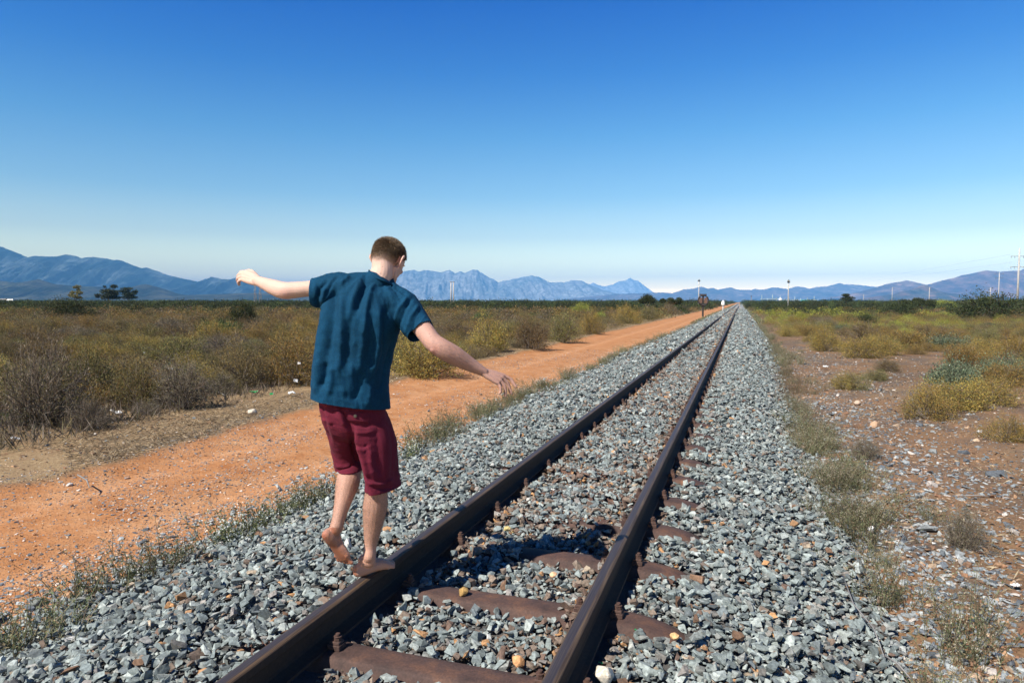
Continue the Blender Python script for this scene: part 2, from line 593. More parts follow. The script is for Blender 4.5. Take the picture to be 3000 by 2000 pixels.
loose('road_edge_stones', 'grey stones scattered along the left foot of the ballast', 2600,
      lambda y, r: left_edge(y)-np.abs(r.normal(0, 0.30, len(y))), 2.4, 20, 0.022, 0.4, GREYS, 0, 25, 0.3)
loose('scrub_gravel', 'pale stones and litter on the soil at the edge of the scrub', 5000,
      lambda y, r: r.uniform(-11.5, -7.2, len(y)), 5, 30, 0.013, 0.5, BROWNS*2+GREYS, 0, 26, 0.25)


def rock(name, label, px, py, z, size, col, seed, group=None):
    """a single stone one can point to"""
    P0 = pix_ground(px, py, z)
    rr = random.Random(seed)
    bm = bmesh.new()
    for _ in range(26):
        v = Vector((rr.gauss(0, 1), rr.gauss(0, 1), rr.gauss(0, 1))).normalized()*rr.uniform(0.8, 1)
        bm.verts.new((v.x*size, v.y*size*0.8, v.z*size*0.72))
    res = bmesh.ops.convex_hull(bm, input=bm.verts)
    bmesh.ops.delete(bm, geom=[g for g in set(res['geom_interior']+res['geom_unused']) if isinstance(g, bmesh.types.BMVert)], context='VERTS')
    bmesh.ops.bevel(bm, geom=bm.edges[:], offset=size*0.06, segments=1, affect='EDGES')
    me = bpy.data.meshes.new(name)
    bm.to_mesh(me); bm.free()
    a = me.attributes.new('col', 'FLOAT_COLOR', 'POINT')
    a.data.foreach_set('color', np.tile(np.array(col+(1,), dtype=np.float32), len(me.vertices)))
    o = link(name, me, mat=MAT_STONE)
    o.location = (P0.x, P0.y, P0.z+size*0.3)
    o.rotation_euler = (rr.uniform(-.4, .4), rr.uniform(-.4, .4), rr.uniform(0, 6))
    tag(o, label, 'stone', group)
    return o


def pix_ray(px, py):
    return FW+RT*((px-1500)/2000)+UP*((1000-py)/2000)


def pix_ground(px, py, z):
    d = pix_ray(px, py)
    return Vector((0, 0, CAM_H))+d*((z-CAM_H)/d.z)


def pix_depth(px, py, D):
    """world point seen at (px,py) of the 3000x2000 photograph, D metres in front (horizontally)"""
    d = pix_ray(px, py)
    return Vector((0, 0, CAM_H))+d*(D/d.dot(FH))


OR = (0.50, 0.26, 0.11)
rock('stone', 'large orange stone at the left edge of the ballast beside the weeds', 362, 1835, -0.36, 0.040, (0.46, 0.24, 0.07), 1)
rock('stone', 'round rusty brown stone in the grey ballast left of the left rail', 590, 1925, -0.24, 0.046, (0.24, 0.13, 0.09), 2)
rock('stone', 'orange stone standing on end beside the right rail at the bottom', 1518, 1942, -0.16, 0.040, (0.62, 0.33, 0.15), 3)
rock('stone', 'ochre stone lying on the rusty sleeper between the rails', 1356, 1738, -0.148, 0.038, (0.42, 0.26, 0.09), 4)
rock('stone', 'peach coloured stone in the ballast just below the shadow of the person', 1621, 1688, -0.15, 0.030, (0.70, 0.42, 0.24), 5)
rock('stone', 'cream and white quartz stone right of the right rail at the bottom edge', 1772, 1985, -0.17, 0.062, (0.62, 0.56, 0.46), 6)
rock('stone', 'yellowish stone at the far edge of the shadow of the person', 1486, 1552, -0.15, 0.030, (0.55, 0.42, 0.18), 7)
rock('stone', 'orange stone right of the right rail near the second sleeper end', 1975, 1868, -0.17, 0.028, (0.60, 0.36, 0.17), 8)
rock('stone', 'white stone among the weeds right of the ballast', 2552, 1555, -0.42, 0.045, (0.8, 0.79, 0.77), 9)
rock('stone', 'flat tan rock on the red soil left of the round golden bush', 2563, 1252, -0.42, 0.11, (0.42, 0.27, 0.17), 10)
rock('stone', 'pinkish boulder on the gravel near the weeds, right verge', 2512, 1185, -0.42, 0.09, (0.5, 0.38, 0.28), 11)
rock('stone', 'pale flat stone on the dry grass at the left', 740, 1212, -0.42, 0.10, (0.55, 0.48, 0.38), 12)
rock('stone', 'grey rock alone on the dirt road near the left edge', 108, 1775, -0.47, 0.055, (0.17, 0.18, 0.16), 13)

# ------------------------------------------------------------------ rails
def profile_mesh(name, prof, ys):
    n = len(prof)
    V = np.array([[p[0], y, p[1]] for y in ys for p in prof])
    T = []
    for j in range(len(ys)-1):
        for i_ in range(n):
            a = j*n+i_; b = j*n+(i_+1) % n
            T.append((a, b, b+n, a+n))
    return np_mesh(name, V, np.array(T), smooth=False)


half = [(0, 0.0), (0.016, -0.0006), (0.026, -0.0028), (0.0315, -0.0065), (0.034, -0.013), (0.035, -0.036), (0.030, -0.041), (0.011, -0.051), (0.0085, -0.066), (0.0085, -0.115), (0.013, -0.128), (0.040, -0.140), (0.062, -0.146), (0.064, -0.157)]
prof = half+[(-x, z) for x, z in half[::-1][:-1]]
prof = prof[::-1]


def rail_material():
    m, n, b = nodes_of('rail_steel')
    g = N(n, 'ShaderNodeNewGeometry')
    tc = N(n, 'ShaderNodeTexCoord')
    mp = N(n, 'ShaderNodeMapping')
    mp.inputs['Scale'].default_value = (1.0, 0.012, 1.0)
    n.links.new(tc.outputs['Object'], mp.inputs['Vector'])
    st = noise(n, 220, 5, 0.6, mp.outputs[0])
    fine = noise(n, 60, 6, 0.7, tc.outputs['Object'])
    sp = N(n, 'ShaderNodeSeparateXYZ')
    n.links.new(tc.outputs['Object'], sp.inputs[0])
    top = ramp(n, math_node(n, 'ADD', sp.outputs[2], 0.02), [(0.012, 0.0), (0.0185, 1.0)])
    ax = math_node(n, 'ABSOLUTE', math_node(n, 'ADD', sp.outputs[0], 0.006))
    edge = ramp(n, ax, [(0.017, 0.0), (0.021, 1.0), (0.030, 0.9)])
    worn = ramp(n, st.outputs[0], [(0.35, (0.050, 0.040, 0.044)), (0.6, (0.085, 0.068, 0.066)), (0.72, (0.17, 0.125, 0.09))])
    rim = ramp(n, st.outputs[0], [(0.4, (0.07, 0.045, 0.03)), (0.6, (0.22, 0.14, 0.075))])
    topc = mixc(n, edge, worn, rim)
    rust = ramp(n, fine.outputs[0], [(0.3, (0.020, 0.012, 0.008)), (0.6, (0.042, 0.023, 0.014)), (0.8, (0.085, 0.044, 0.023))])
    c = mixc(n, top, rust, topc)
    n.links.new(c, b.inputs['Base Color'])
    mt = math_node(n, 'MULTIPLY', top, 0.45)
    n.links.new(mt, b.inputs['Metallic'])
    rg = ramp(n, top, [(0.0, 0.85), (1.0, 0.5)])
    n.links.new(rg, b.inputs['Roughness'])
    bump(n, b, fine.outputs[0], 0.12, 0.002)
    return m


MAT_RAIL = rail_material()
ys = [-3]+list(np.geomspace(1, 4000, 60))
for xc, lab in ((XL, 'left rail of the track, the one the barefoot person walks on'), (XR, 'right rail of the track with an unbroken dark shadow beside it')):
    o = link('rail', profile_mesh('rail', prof, ys), mat=MAT_RAIL)
    o.location = (xc, 0, 0)
    tag(o, lab, 'rail', 'rails of the railway line')

# ------------------------------------------------------------------ pressed steel sleepers with bolted clips
def sleeper_material():
    m, n, b = nodes_of('rusty_steel')
    tc = N(n, 'ShaderNodeTexCoord')
    oi = N(n, 'ShaderNodeObjectInfo')
    ad = N(n, 'ShaderNodeVectorMath', operation='ADD')
    n.links.new(tc.outputs['Object'], ad.inputs[0])
    n.links.new(oi.outputs['Location'], ad.inputs[1])
    a = noise(n, 7, 6, 0.65, ad.outputs[0])
    f = noise(n, 90, 4, 0.6, ad.outputs[0])
    c = ramp(n, a.outputs[0], [(0.3, (0.042, 0.024, 0.020)), (0.5, (0.078, 0.042, 0.032)), (0.64, (0.125, 0.060, 0.036)), (0.78, (0.25, 0.11, 0.05))])
    c = mixc(n, 1.0, c, ramp(n, f.outputs[0], [(0.3, 0.7), (0.7, 1.25)]), 'MULTIPLY')
    n.links.new(c, b.inputs['Base Color'])
    b.inputs['Roughness'].default_value = 0.8
    bump(n, b, f.outputs[0], 0.35, 0.003)
    return m


MAT_SLP = sleeper_material()


def sleeper_mesh():
    """inverted trough: flat top, sloping sides; the ends curve down and narrow to a rounded spade"""
    bm = bmesh.new()
    L = 1.03
    xs = [-L, -L+0.012, -L+0.035, -L+0.075, -L+0.13, -L+0.20, -L+0.28, -L+0.37, -0.35, 0.0, 0.35, L-0.37, L-0.28, L-0.20, L-0.13, L-0.075, L-0.035, L-0.012, L]
    rows = []
    for x in xs:
        e = L-abs(x)                            # distance from the end
        t = max(0.0, 1-e/0.34)
        drop = 0.085*t**2.2
        wt = 0.066*(1-0.62*max(0, 1-e/0.075)**2.2)+0.012*(1 if e < 0.4 else 0)*(1-t)
        wb = wt+0.042
        zt = -0.1575-drop
        prof_ = [(-wb, zt-0.085), (-wt-0.012, zt-0.014), (-wt, zt-0.002), (-wt*0.5, zt), (0, zt+0.0015), (wt*0.5, zt), (wt, zt-0.002), (wt+0.012, zt-0.014), (wb, zt-0.085)]
        rows.append([bm.verts.new((x, y, z)) for y, z in prof_])
    for a, b_ in zip(rows[:-1], rows[1:]):
        for k in range(len(a)-1):
            bm.faces.new((a[k], b_[k], b_[k+1], a[k+1]))
    bm.faces.new(rows[0]); bm.faces.new(rows[-1][::-1])
    bmesh.ops.recalc_face_normals(bm, faces=bm.faces)
    me = bpy.data.meshes.new('steel_sleeper')
    bm.to_mesh(me); bm.free()
    for p in me.polygons: p.use_smooth = len(p.vertices) == 4
    return me


def add_cyl(bm, c, r, h, seg=6, rot=0.0, r2=None):
    r2 = r if r2 is None else r2
    lo = [bm.verts.new((c[0]+r*math.cos(rot+6.2832*i/seg), c[1]+r*math.sin(rot+6.2832*i/seg), c[2])) for i in range(seg)]
    hi = [bm.verts.new((c[0]+r2*math.cos(rot+6.2832*i/seg), c[1]+r2*math.sin(rot+6.2832*i/seg), c[2]+h)) for i in range(seg)]
    for i in range(seg):
        j = (i+1) % seg
        bm.faces.new((lo[i], lo[j], hi[j], hi[i]))
    bm.faces.new(hi); bm.faces.new(lo[::-1])


def add_box(bm, c, s, taper=1.0):
    vs = []
    for dz in (-1, 1):
        t = taper if dz > 0 else 1
        for dx, dy in ((-1, -1), (1, -1), (1, 1), (-1, 1)):
            vs.append(bm.verts.new((c[0]+dx*s[0]*t/2, c[1]+dy*s[1]*t/2, c[2]+dz*s[2]/2)))
    for f in ((3, 2, 1, 0), (4, 5, 6, 7), (0, 1, 5, 4), (1, 2, 6, 5), (2, 3, 7, 6), (3, 0, 4, 7)):
        bm.faces.new([vs[i] for i in f])


def to_mesh(bm, name, smooth=False, bev=0.0):
    if bev > 0:
        bmesh.ops.bevel(bm, geom=bm.edges[:], offset=bev, segments=1, affect='EDGES')
    bmesh.ops.recalc_face_normals(bm, faces=bm.faces)
    me = bpy.data.meshes.new(name)
    bm.to_mesh(me); bm.free()
    if smooth:
        for p in me.polygons: p.use_smooth = True
    return me


bm = bmesh.new(); add_box(bm, (0, 0, 0.012), (0.062, 0.058, 0.024)); add_box(bm, (0.0, 0, 0.031), (0.052, 0.046, 0.013), 0.92)
ME_CLIP = to_mesh(bm, 'rail_clip', bev=0.002)
bm = bmesh.new(); add_cyl(bm, (0, 0, 0.0), 0.0175, 0.017, 6, 0.3); add_cyl(bm, (0, 0, 0.0175), 0.0185, 0.003, 12); add_cyl(bm, (0, 0, 0.021), 0.0105, 0.011, 10)
ME_BOLT = to_mesh(bm, 'bolt', bev=0.0008)
ME_SLP = sleeper_mesh()
for me_ in (ME_CLIP, ME_BOLT, ME_SLP): me_.materials.append(MAT_SLP)


def make_sleeper(y, first, label):
    e = bpy.data.objects.new('steel_sleeper', ME_SLP)
    COL.objects.link(e)
    e.location = (XC, y, 0)
    e.rotation_euler = (0, 0, random.uniform(-0.012, 0.012))
    tag(e, label, 'sleeper', 'rusty steel sleepers under the rails')
    for xr in (XL, XR):
        for sd in (-1, 1):
            c = bpy.data.objects.new('rail_clip', ME_CLIP)
            COL.objects.link(c); c.parent = e
            c.location = (xr-XC+sd*0.092, 0, -0.158+0.0015)
            b_ = bpy.data.objects.new('bolt', ME_BOLT)
            COL.objects.link(b_); b_.parent = c
            b_.location = (0.006*sd, 0, 0.0375)
    return e


names = {0: 'nearest rusty steel sleeper, wide and bare across the bottom of the track', 1: 'second rusty steel sleeper, just in front of the shadow, ochre stone lying on it',
         2: 'third steel sleeper, half inside the shadow of the person', 3: 'fourth steel sleeper, just beyond the shadow of the person',
         4: 'fifth steel sleeper, a rusty strip showing between the stones beyond the shadow', 5: 'sixth steel sleeper, mostly buried in ballast'}
for k in range(0, 40):
    y = 2.585+0.7135*k
    lab = names.get(k, f'rusty steel sleeper nearly buried in ballast, {ordinal(k+1)} up the track from the bottom edge')
    make_sleeper(y, k, lab)
# ------------------------------------------------------------------ mountains
def range_mesh(name, pts, D, depth, rough, seed, colA, colB, jag=1.0, base=-2.0, tex=1.0):
    """a range of real width and depth: crest where the photograph shows it, gullied slopes on both sides"""
    px = np.array([p[0] for p in pts], float); py = np.array([p[1] for p in pts], float)
    u = np.arange(px[0], px[-1]+1e-6, max(2.0, (px[-1]-px[0])/800))
    crest = np.interp(u, px, py)
    crest = crest+jag*(fbm(u*0.12, u*0, seed, 4)-0.5)*3.0
    lat = (u-1500)/2000*D/math.cos(PITCH)*1.0
    h = np.maximum((884-crest)/2000*D/math.cos(PITCH)**0, 1.0)
    nrow = 80
    t = np.linspace(-1, 1, nrow+1-nrow % 2)
    nrow = len(t)
    U, TT = np.meshgrid(lat, t)
    Hh = np.tile(h, (nrow, 1))
    wig = (fbm(U/depth*2.2, U*0, seed+5, 3)-0.5)*0.35
    prof_ = np.clip(1-np.abs(TT), 0, 1)
    prof_ = np.where(TT < 0, prof_**1.35, prof_**1.1)
    env = np.sin(np.pi*np.clip(1-np.abs(TT), 0, 1))**0.8
    rg = 1-np.abs(2*fbm(U/depth*11*tex+TT*1.6, TT*1.6+U/depth, seed+9, 6, 0.62)-1)
    rg2 = fbm(U/depth*5*tex, TT*4, seed+14, 4)
    Zz = Hh*prof_+Hh*env*rough*((rg-0.75)*1.25+(rg2-0.5)*0.6)
    Zz = np.minimum(Zz, Hh*(0.995-0.25*np.abs(TT)**1.2))
    Zz = np.where(np.abs(TT) < 1e-3, Hh, Zz)
    Zz = np.where(np.abs(TT) > 0.999, base, Zz)
    dd = D+TT*depth*(0.85+wig)
    X = FH.x*dd+RT.x*U; Y = FH.y*dd+RT.y*U
    V = np.stack([X.ravel(), Y.ravel(), Zz.ravel()], 1)
    n = len(lat)
    i = (np.arange(nrow-1)[:, None]*n+np.arange(n-1)[None, :]).ravel()
    T = np.stack([i, i+1, i+1+n, i+n], 1)
    cn = fbm(U/depth*7, TT*3, seed+20, 5, 0.6)
    cn = sstep(0.35, 0.65, cn)[..., None]
    C = np.array(colA)*(1-cn)+np.array(colB)*cn
    me = np_mesh(name, V, T, C.reshape(-1, 3), smooth=True)
    return me


m_, n_, b_ = nodes_of('mountain_rock')
at_ = N(n_, 'ShaderNodeAttribute', attribute_name='col')
tc_ = N(n_, 'ShaderNodeTexCoord')
t1 = noise(n_, 0.006, 8, 0.7, tc_.outputs['Object'])
t2 = noise(n_, 0.03, 6, 0.7, tc_.outputs['Object'])
c_ = mixc(n_, 1.0, at_.outputs[0], ramp(n_, t1.outputs[0], [(0.36, 0.45), (0.52, 0.95), (0.66, 1.75)]), 'MULTIPLY')
c_ = mixc(n_, 1.0, c_, ramp(n_, t2.outputs[0], [(0.3, 0.65), (0.7, 1.35)]), 'MULTIPLY')
n_.links.new(c_, b_.inputs['Base Color'])
b_.inputs['Roughness'].default_value = 1.0
b_.inputs['Specular IOR Level'].default_value = 0.0
bump(n_, b_, t1.outputs[0], 0.6, 45.0)
MAT_MTN = m_

A_ = [(-700, 760), (-400, 700), (-200, 690), (0, 720), (21, 725.5), (42.5, 735), (64, 752), (79, 759.5), (91, 761), (100, 756), (106, 750), (128, 750.6), (157, 753), (178.6, 751), (207, 745.7), (230, 751), (250, 758), (255, 755), (278, 753), (310, 756), (336, 762), (359, 762), (383, 772), (417, 784.6), (442, 785), (478, 800), (500, 807), (591, 827), (625, 811), (655, 817), (681, 819), (700, 811), (760, 815), (850, 835), (950, 850), (1060, 868)]
B_ = [(860, 862), (980, 830), (1080, 805), (1140, 800), (1186, 795), (1210, 790.5), (1229.5, 795), (1255, 791), (1294.5, 797.7), (1318, 791), (1334, 800), (1350.6, 796), (1363, 800.6), (1385, 789), (1399, 791.6), (1424.7, 808), (1461, 826.6), (1511, 816), (1538.5, 811.4), (1558, 806.7), (1576.5, 810.7), (1609, 826.6), (1652, 827), (1674, 821), (1703, 823.4), (1728, 835), (1764, 849), (1800, 858), (1900, 872)]
C_pk = [(1690, 862), (1724.6, 833), (1739, 827.7), (1752, 835.6), (1770, 838), (1797, 832.4), (1811, 823.4), (1831, 822), (1844, 813.5), (1856.5, 821), (1867, 822), (1887, 836.7), (1916, 858.4), (1950, 872)]
D_ = [(1650, 876), (1750, 866), (1800, 861), (1860, 859), (1912, 857), (1941.5, 856), (1967, 859), (1985, 853), (1999, 848), (2030, 845), (2055, 839.5), (2070, 846), (2082, 842), (2100, 848), (2136.7, 841.4), (2155, 848), (2200, 849), (2210, 846), (2225, 849), (2255, 843), (2275, 842), (2305, 847), (2330.6, 838.5), (2345, 840), (2371, 847), (2385, 841), (2412, 839), (2445, 834), (2455.6, 828), (2468, 833), (2494, 833), (2540, 837.8), (2570, 841), (2650, 846), (2760, 860), (2850, 875)]
E_ = [(2440, 874), (2500, 858), (2560, 843), (2596, 830.6), (2625, 826), (2649.5, 821.4), (2675, 826), (2698, 831.6), (2760, 850), (2850, 874)]
F_ = [(2510, 878), (2560, 868), (2617, 861), (2639, 853), (2668, 849.6), (2688, 837), (2709, 835), (2726, 845), (2753, 855), (2804, 861.5), (2855, 866), (2940, 870), (3050, 878)]
G_ = [(2560, 872), (2640, 852), (2709, 835), (2753, 821.6), (2799, 811.4), (2811, 806), (2838, 802), (2879, 791.8), (2923, 796), (2957, 793.5), (2979, 792.7), (3000, 786.7), (3100, 765), (3300, 780), (3500, 820), (3700, 860)]
H_ = [(-600, 830), (-300, 815), (-100, 826), (0, 822), (32, 825), (53, 827.6), (85, 824), (102, 821), (119, 817), (136, 822), (150, 829), (176, 833), (212, 836), (255, 838), (298, 840), (351, 847), (393, 847), (405, 838), (414.6, 834), (434, 832), (453, 838), (468, 849), (500, 856), (553, 864), (640, 861), (697, 859), (786, 857), (905, 864), (1000, 870), (1150, 878)]
for nm, pts, D, dep_, ro, sd, ca, cb, jag, tx, lab in (
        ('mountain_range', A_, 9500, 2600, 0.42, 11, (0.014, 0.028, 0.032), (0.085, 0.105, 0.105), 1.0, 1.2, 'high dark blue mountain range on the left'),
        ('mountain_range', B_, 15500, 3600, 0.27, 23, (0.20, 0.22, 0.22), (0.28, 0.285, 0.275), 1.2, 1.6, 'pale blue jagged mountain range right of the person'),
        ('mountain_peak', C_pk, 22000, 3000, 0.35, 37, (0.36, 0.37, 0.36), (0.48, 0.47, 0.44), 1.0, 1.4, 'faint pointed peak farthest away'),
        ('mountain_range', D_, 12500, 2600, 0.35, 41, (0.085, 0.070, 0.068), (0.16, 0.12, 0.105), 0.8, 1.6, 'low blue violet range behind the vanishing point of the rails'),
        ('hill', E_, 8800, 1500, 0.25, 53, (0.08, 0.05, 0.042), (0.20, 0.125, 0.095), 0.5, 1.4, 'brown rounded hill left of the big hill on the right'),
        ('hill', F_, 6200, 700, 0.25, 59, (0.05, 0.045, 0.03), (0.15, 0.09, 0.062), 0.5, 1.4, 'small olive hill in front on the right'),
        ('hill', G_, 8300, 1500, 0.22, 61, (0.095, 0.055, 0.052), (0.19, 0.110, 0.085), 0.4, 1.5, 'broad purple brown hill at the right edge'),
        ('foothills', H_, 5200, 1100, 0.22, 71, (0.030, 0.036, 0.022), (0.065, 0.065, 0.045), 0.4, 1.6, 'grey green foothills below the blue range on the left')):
    o = link(nm, range_mesh(nm, pts, D, dep_, ro, sd, ca, cb, jag, tex=tx), mat=MAT_MTN)
    tag(o, lab, kind='structure')

# the air
bm = bmesh.new()
HB = (-27500, 27500, -2600, 27500, -3.5, 1010)
add_box(bm, ((HB[0]+HB[1])/2, (HB[2]+HB[3])/2, (HB[4]+HB[5])/2), (HB[1]-HB[0], HB[3]-HB[2], HB[5]-HB[4]))
hz = link('haze', to_mesh(bm, 'haze'))
tag(hz, 'thin blue air over the whole plain', 'haze', kind='stuff')
mh = bpy.data.materials.new('haze')
mh.use_nodes = True
nh = mh.node_tree
for x in list(nh.nodes):
    if x.type == 'BSDF_PRINCIPLED': nh.nodes.remove(x)
pv = nh.nodes.new('ShaderNodeVolumePrincipled')
pv.inputs['Color'].default_value = (0.16, 0.48, 0.95, 1)
pv.inputs['Density'].default_value = 8.0e-5
pv.inputs['Anisotropy'].default_value = -0.3
nh.links.new(pv.outputs[0], nh.nodes['Material Output'].inputs['Volume'])
hz.data.materials.append(mh)
# ------------------------------------------------------------------ vegetation
def tri_leaves(P, D, L, Wd, r, up=None):
    """two-triangle pointed leaves at P along D, length L, width Wd"""
    n = len(P)
    A = r.normal(size=(n, 3)); A = A-(A*D).sum(1, keepdims=True)*D
    A /= np.linalg.norm(A, axis=1, keepdims=True)+1e-9
    L = L[:, None]; Wd = Wd[:, None]
    v = np.stack([P, P+D*L*0.5+A*Wd*0.5, P+D*L, P+D*L*0.5-A*Wd*0.5], 1).reshape(-1, 3)
    i = np.arange(n)*4
    T = np.concatenate([np.stack([i, i+1, i+2], 1), np.stack([i, i+2, i+3], 1)])
    return v, T


def sticks(A, B, wa, wb):
    """three-sided sticks from A to B"""
    n = len(A)
    D = B-A; D = D/(np.linalg.norm(D, axis=1, keepdims=True)+1e-9)
    H = np.where(np.abs(D[:, 2:3]) > 0.9, np.array([[1.0, 0, 0]]), np.array([[0, 0, 1.0]]))
    U = np.cross(D, H); U /= np.linalg.norm(U, axis=1, keepdims=True)+1e-9
    W_ = np.cross(D, U)
    wa = np.broadcast_to(np.asarray(wa, float), (n,))[:, None]; wb = np.broadcast_to(np.asarray(wb, float), (n,))[:, None]
    vs = []
    for k in range(3):
        c, s_ = math.cos(2.094*k), math.sin(2.094*k)
        vs.append(A+(U*c+W_*s_)*wa)
    for k in range(3):
        c, s_ = math.cos(2.094*k), math.sin(2.094*k)
        vs.append(B+(U*c+W_*s_)*wb)
    v = np.stack(vs, 1).reshape(-1, 3)
    i = np.arange(n)*6
    T = []
    for k in range(3):
        j = (k+1) % 3
        T += [np.stack([i+k, i+j, i+3+j], 1), np.stack([i+k, i+3+j, i+3+k], 1)]
    return v, np.concatenate(T)


def unit(v):
    return v/(np.linalg.norm(v, axis=1, keepdims=True)+1e-9)


PAL = {
    'golden': [(0.200, 0.150, 0.040), (0.150, 0.120, 0.035), (0.26, 0.175, 0.050), (0.105, 0.095, 0.035), (0.20, 0.115, 0.035)],
    'olive': [(0.115, 0.115, 0.040), (0.155, 0.140, 0.050), (0.080, 0.085, 0.032), (0.18, 0.135, 0.050), (0.10, 0.078, 0.04)],
    'rusty': [(0.150, 0.098, 0.040), (0.185, 0.125, 0.045), (0.120, 0.092, 0.040), (0.14, 0.11, 0.06), (0.10, 0.080, 0.045)],
    'dry': [(0.155, 0.125, 0.095), (0.115, 0.095, 0.075), (0.20, 0.165, 0.125), (0.10, 0.095, 0.06), (0.14, 0.12, 0.06)],
    'green': [(0.075, 0.115, 0.035), (0.055, 0.09, 0.03), (0.11, 0.15, 0.05), (0.045, 0.07, 0.025)],
    'dark': [(0.038, 0.052, 0.020), (0.052, 0.065, 0.026), (0.070, 0.082, 0.030), (0.030, 0.040, 0.018)],
    'yellow': [(0.33, 0.36, 0.060), (0.26, 0.31, 0.055), (0.38, 0.38, 0.07), (0.18, 0.22, 0.05)],
    'bluegreen': [(0.12, 0.155, 0.095), (0.16, 0.195, 0.12), (0.09, 0.12, 0.07), (0.19, 0.20, 0.12)],
}


def pal_cols(pal, n, r, amp=0.25):
    p = np.array(PAL[pal])*{'golden': 1.40, 'rusty': 1.25, 'olive': 1.35, 'dry': 1.2}.get(pal, 1.0)
    return p[r.integers(0, len(p), n)]*r.uniform(1-amp, 1+amp, (n, 1))


def dome_rad(az, el, lob):
    """uneven outline of a bush"""
    s = 1.0
    for k, (a, b, c) in enumerate(lob):
        s = s+a*np.cos((k+1)*az+b)*np.cos(el*(1+0.5*k)+c)
    return s


def bush_meshes(name, pal, seed, n_leaf=5200, leaf=0.030, lw=0.010, n_stem=70, twiggy=0.5, spiky=0.3, squash=0.75, pal2=None, bottom=0.1):
    """unit bush: radius about 1, height about squash*1; foliage mesh and twigs mesh"""
    r = np.random.default_rng(seed)
    lob = [(r.uniform(0.06, 0.16), r.uniform(0, 6.28), r.uniform(-0.5, 0.5)) for _ in range(5)]
    # clumps: leaves gather at branch tips so gaps show between
    nc = 120
    az = r.uniform(0, 6.283, nc); el = np.arcsin(r.uniform(0.0, 1.0, nc)**0.9)
    rad = dome_rad(az, el, lob)*r.uniform(0.62, 1.02, nc)
    tip = np.stack([np.cos(az)*np.cos(el)*rad, np.sin(az)*np.cos(el)*rad, (bottom+np.sin(el)*rad*(1-bottom))*squash], 1)
    base = np.stack([r.normal(0, 0.10, nc), r.normal(0, 0.10, nc), np.zeros(nc)], 1)
    w = r.integers(0, nc, n_leaf)
    dirc = unit(tip-base*0.5)
    sp = 0.105
    P = tip[w]+r.normal(0, sp, (n_leaf, 3))*np.array([1, 1, 0.8])-dirc[w]*np.abs(r.normal(0, 0.16, (n_leaf, 1)))
    P[:, 2] = np.where(P[:, 2] < 0.02, np.abs(P[:, 2])+0.02, P[:, 2])
    D = unit(dirc[w]*0.8+r.normal(0, spiky+0.42, (n_leaf, 3))+np.array([0, 0, 0.25]))
    L = leaf*r.uniform(0.6, 1.5, n_leaf)
    v, T = tri_leaves(P, D, L, lw*r.uniform(0.7, 1.3, n_leaf), r)
    c = pal_cols(pal, n_leaf, r)
    if pal2:
        m = (P[:, 0]+r.normal(0, 0.25, n_leaf) > 0)[:, None]
        c = np.where(m, pal_cols(pal2, n_leaf, r), c)
    cl = r.uniform(0.75, 1.25, nc)[w][:, None]        # clumps of older and younger growth
    c = c*cl
    fol = np_mesh(name+'_foliage', v, T, np.repeat(c, 4, 0))
    # twigs: base -> mid -> tip and side twigs
    k = r.integers(0, nc, n_stem)
    B = base[k]; Tp = tip[k]*0.93+r.normal(0, 0.03, (n_stem, 3))
    Mi = B*0.5+Tp*0.5+r.normal(0, 0.06, (n_stem, 3))+np.array([0, 0, 0.04])
    ns = int(n_stem*7*twiggy)
    q = r.integers(0, n_stem, ns); f = r.uniform(0.35, 1.0, (ns, 1))
    S0 = Mi[q]*(1-f)+Tp[q]*f
    S1 = S0+unit(unit(Tp[q]-Mi[q])+r.normal(0, 0.55, (ns, 3)))*r.uniform(0.10, 0.26, (ns, 1))
    S1[:, 2] = np.abs(S1[:, 2])
    v1, t1 = sticks(B, Mi, 0.010, 0.007)
    v2, t2 = sticks(Mi, Tp, 0.007, 0.0035)
    v3, t3 = sticks(S0, S1, 0.0036, 0.0016)
    v = np.concatenate([v1, v2, v3]); t = np.concatenate([t1, t2+len(v1), t3+len(v1)+len(v2)])
    tc = np.array([[0.15, 0.12, 0.09], [0.24, 0.20, 0.16], [0.09, 0.065, 0.048]])
    cc = tc[r.integers(0, 3, len(v)//6)].repeat(6, 0)
    tw = np_mesh(name+'_twigs', v, t, cc)
    for me, mt in ((fol, MAT_LEAF), (tw, MAT_TWIG)): me.materials.append(mt)
    return fol, tw


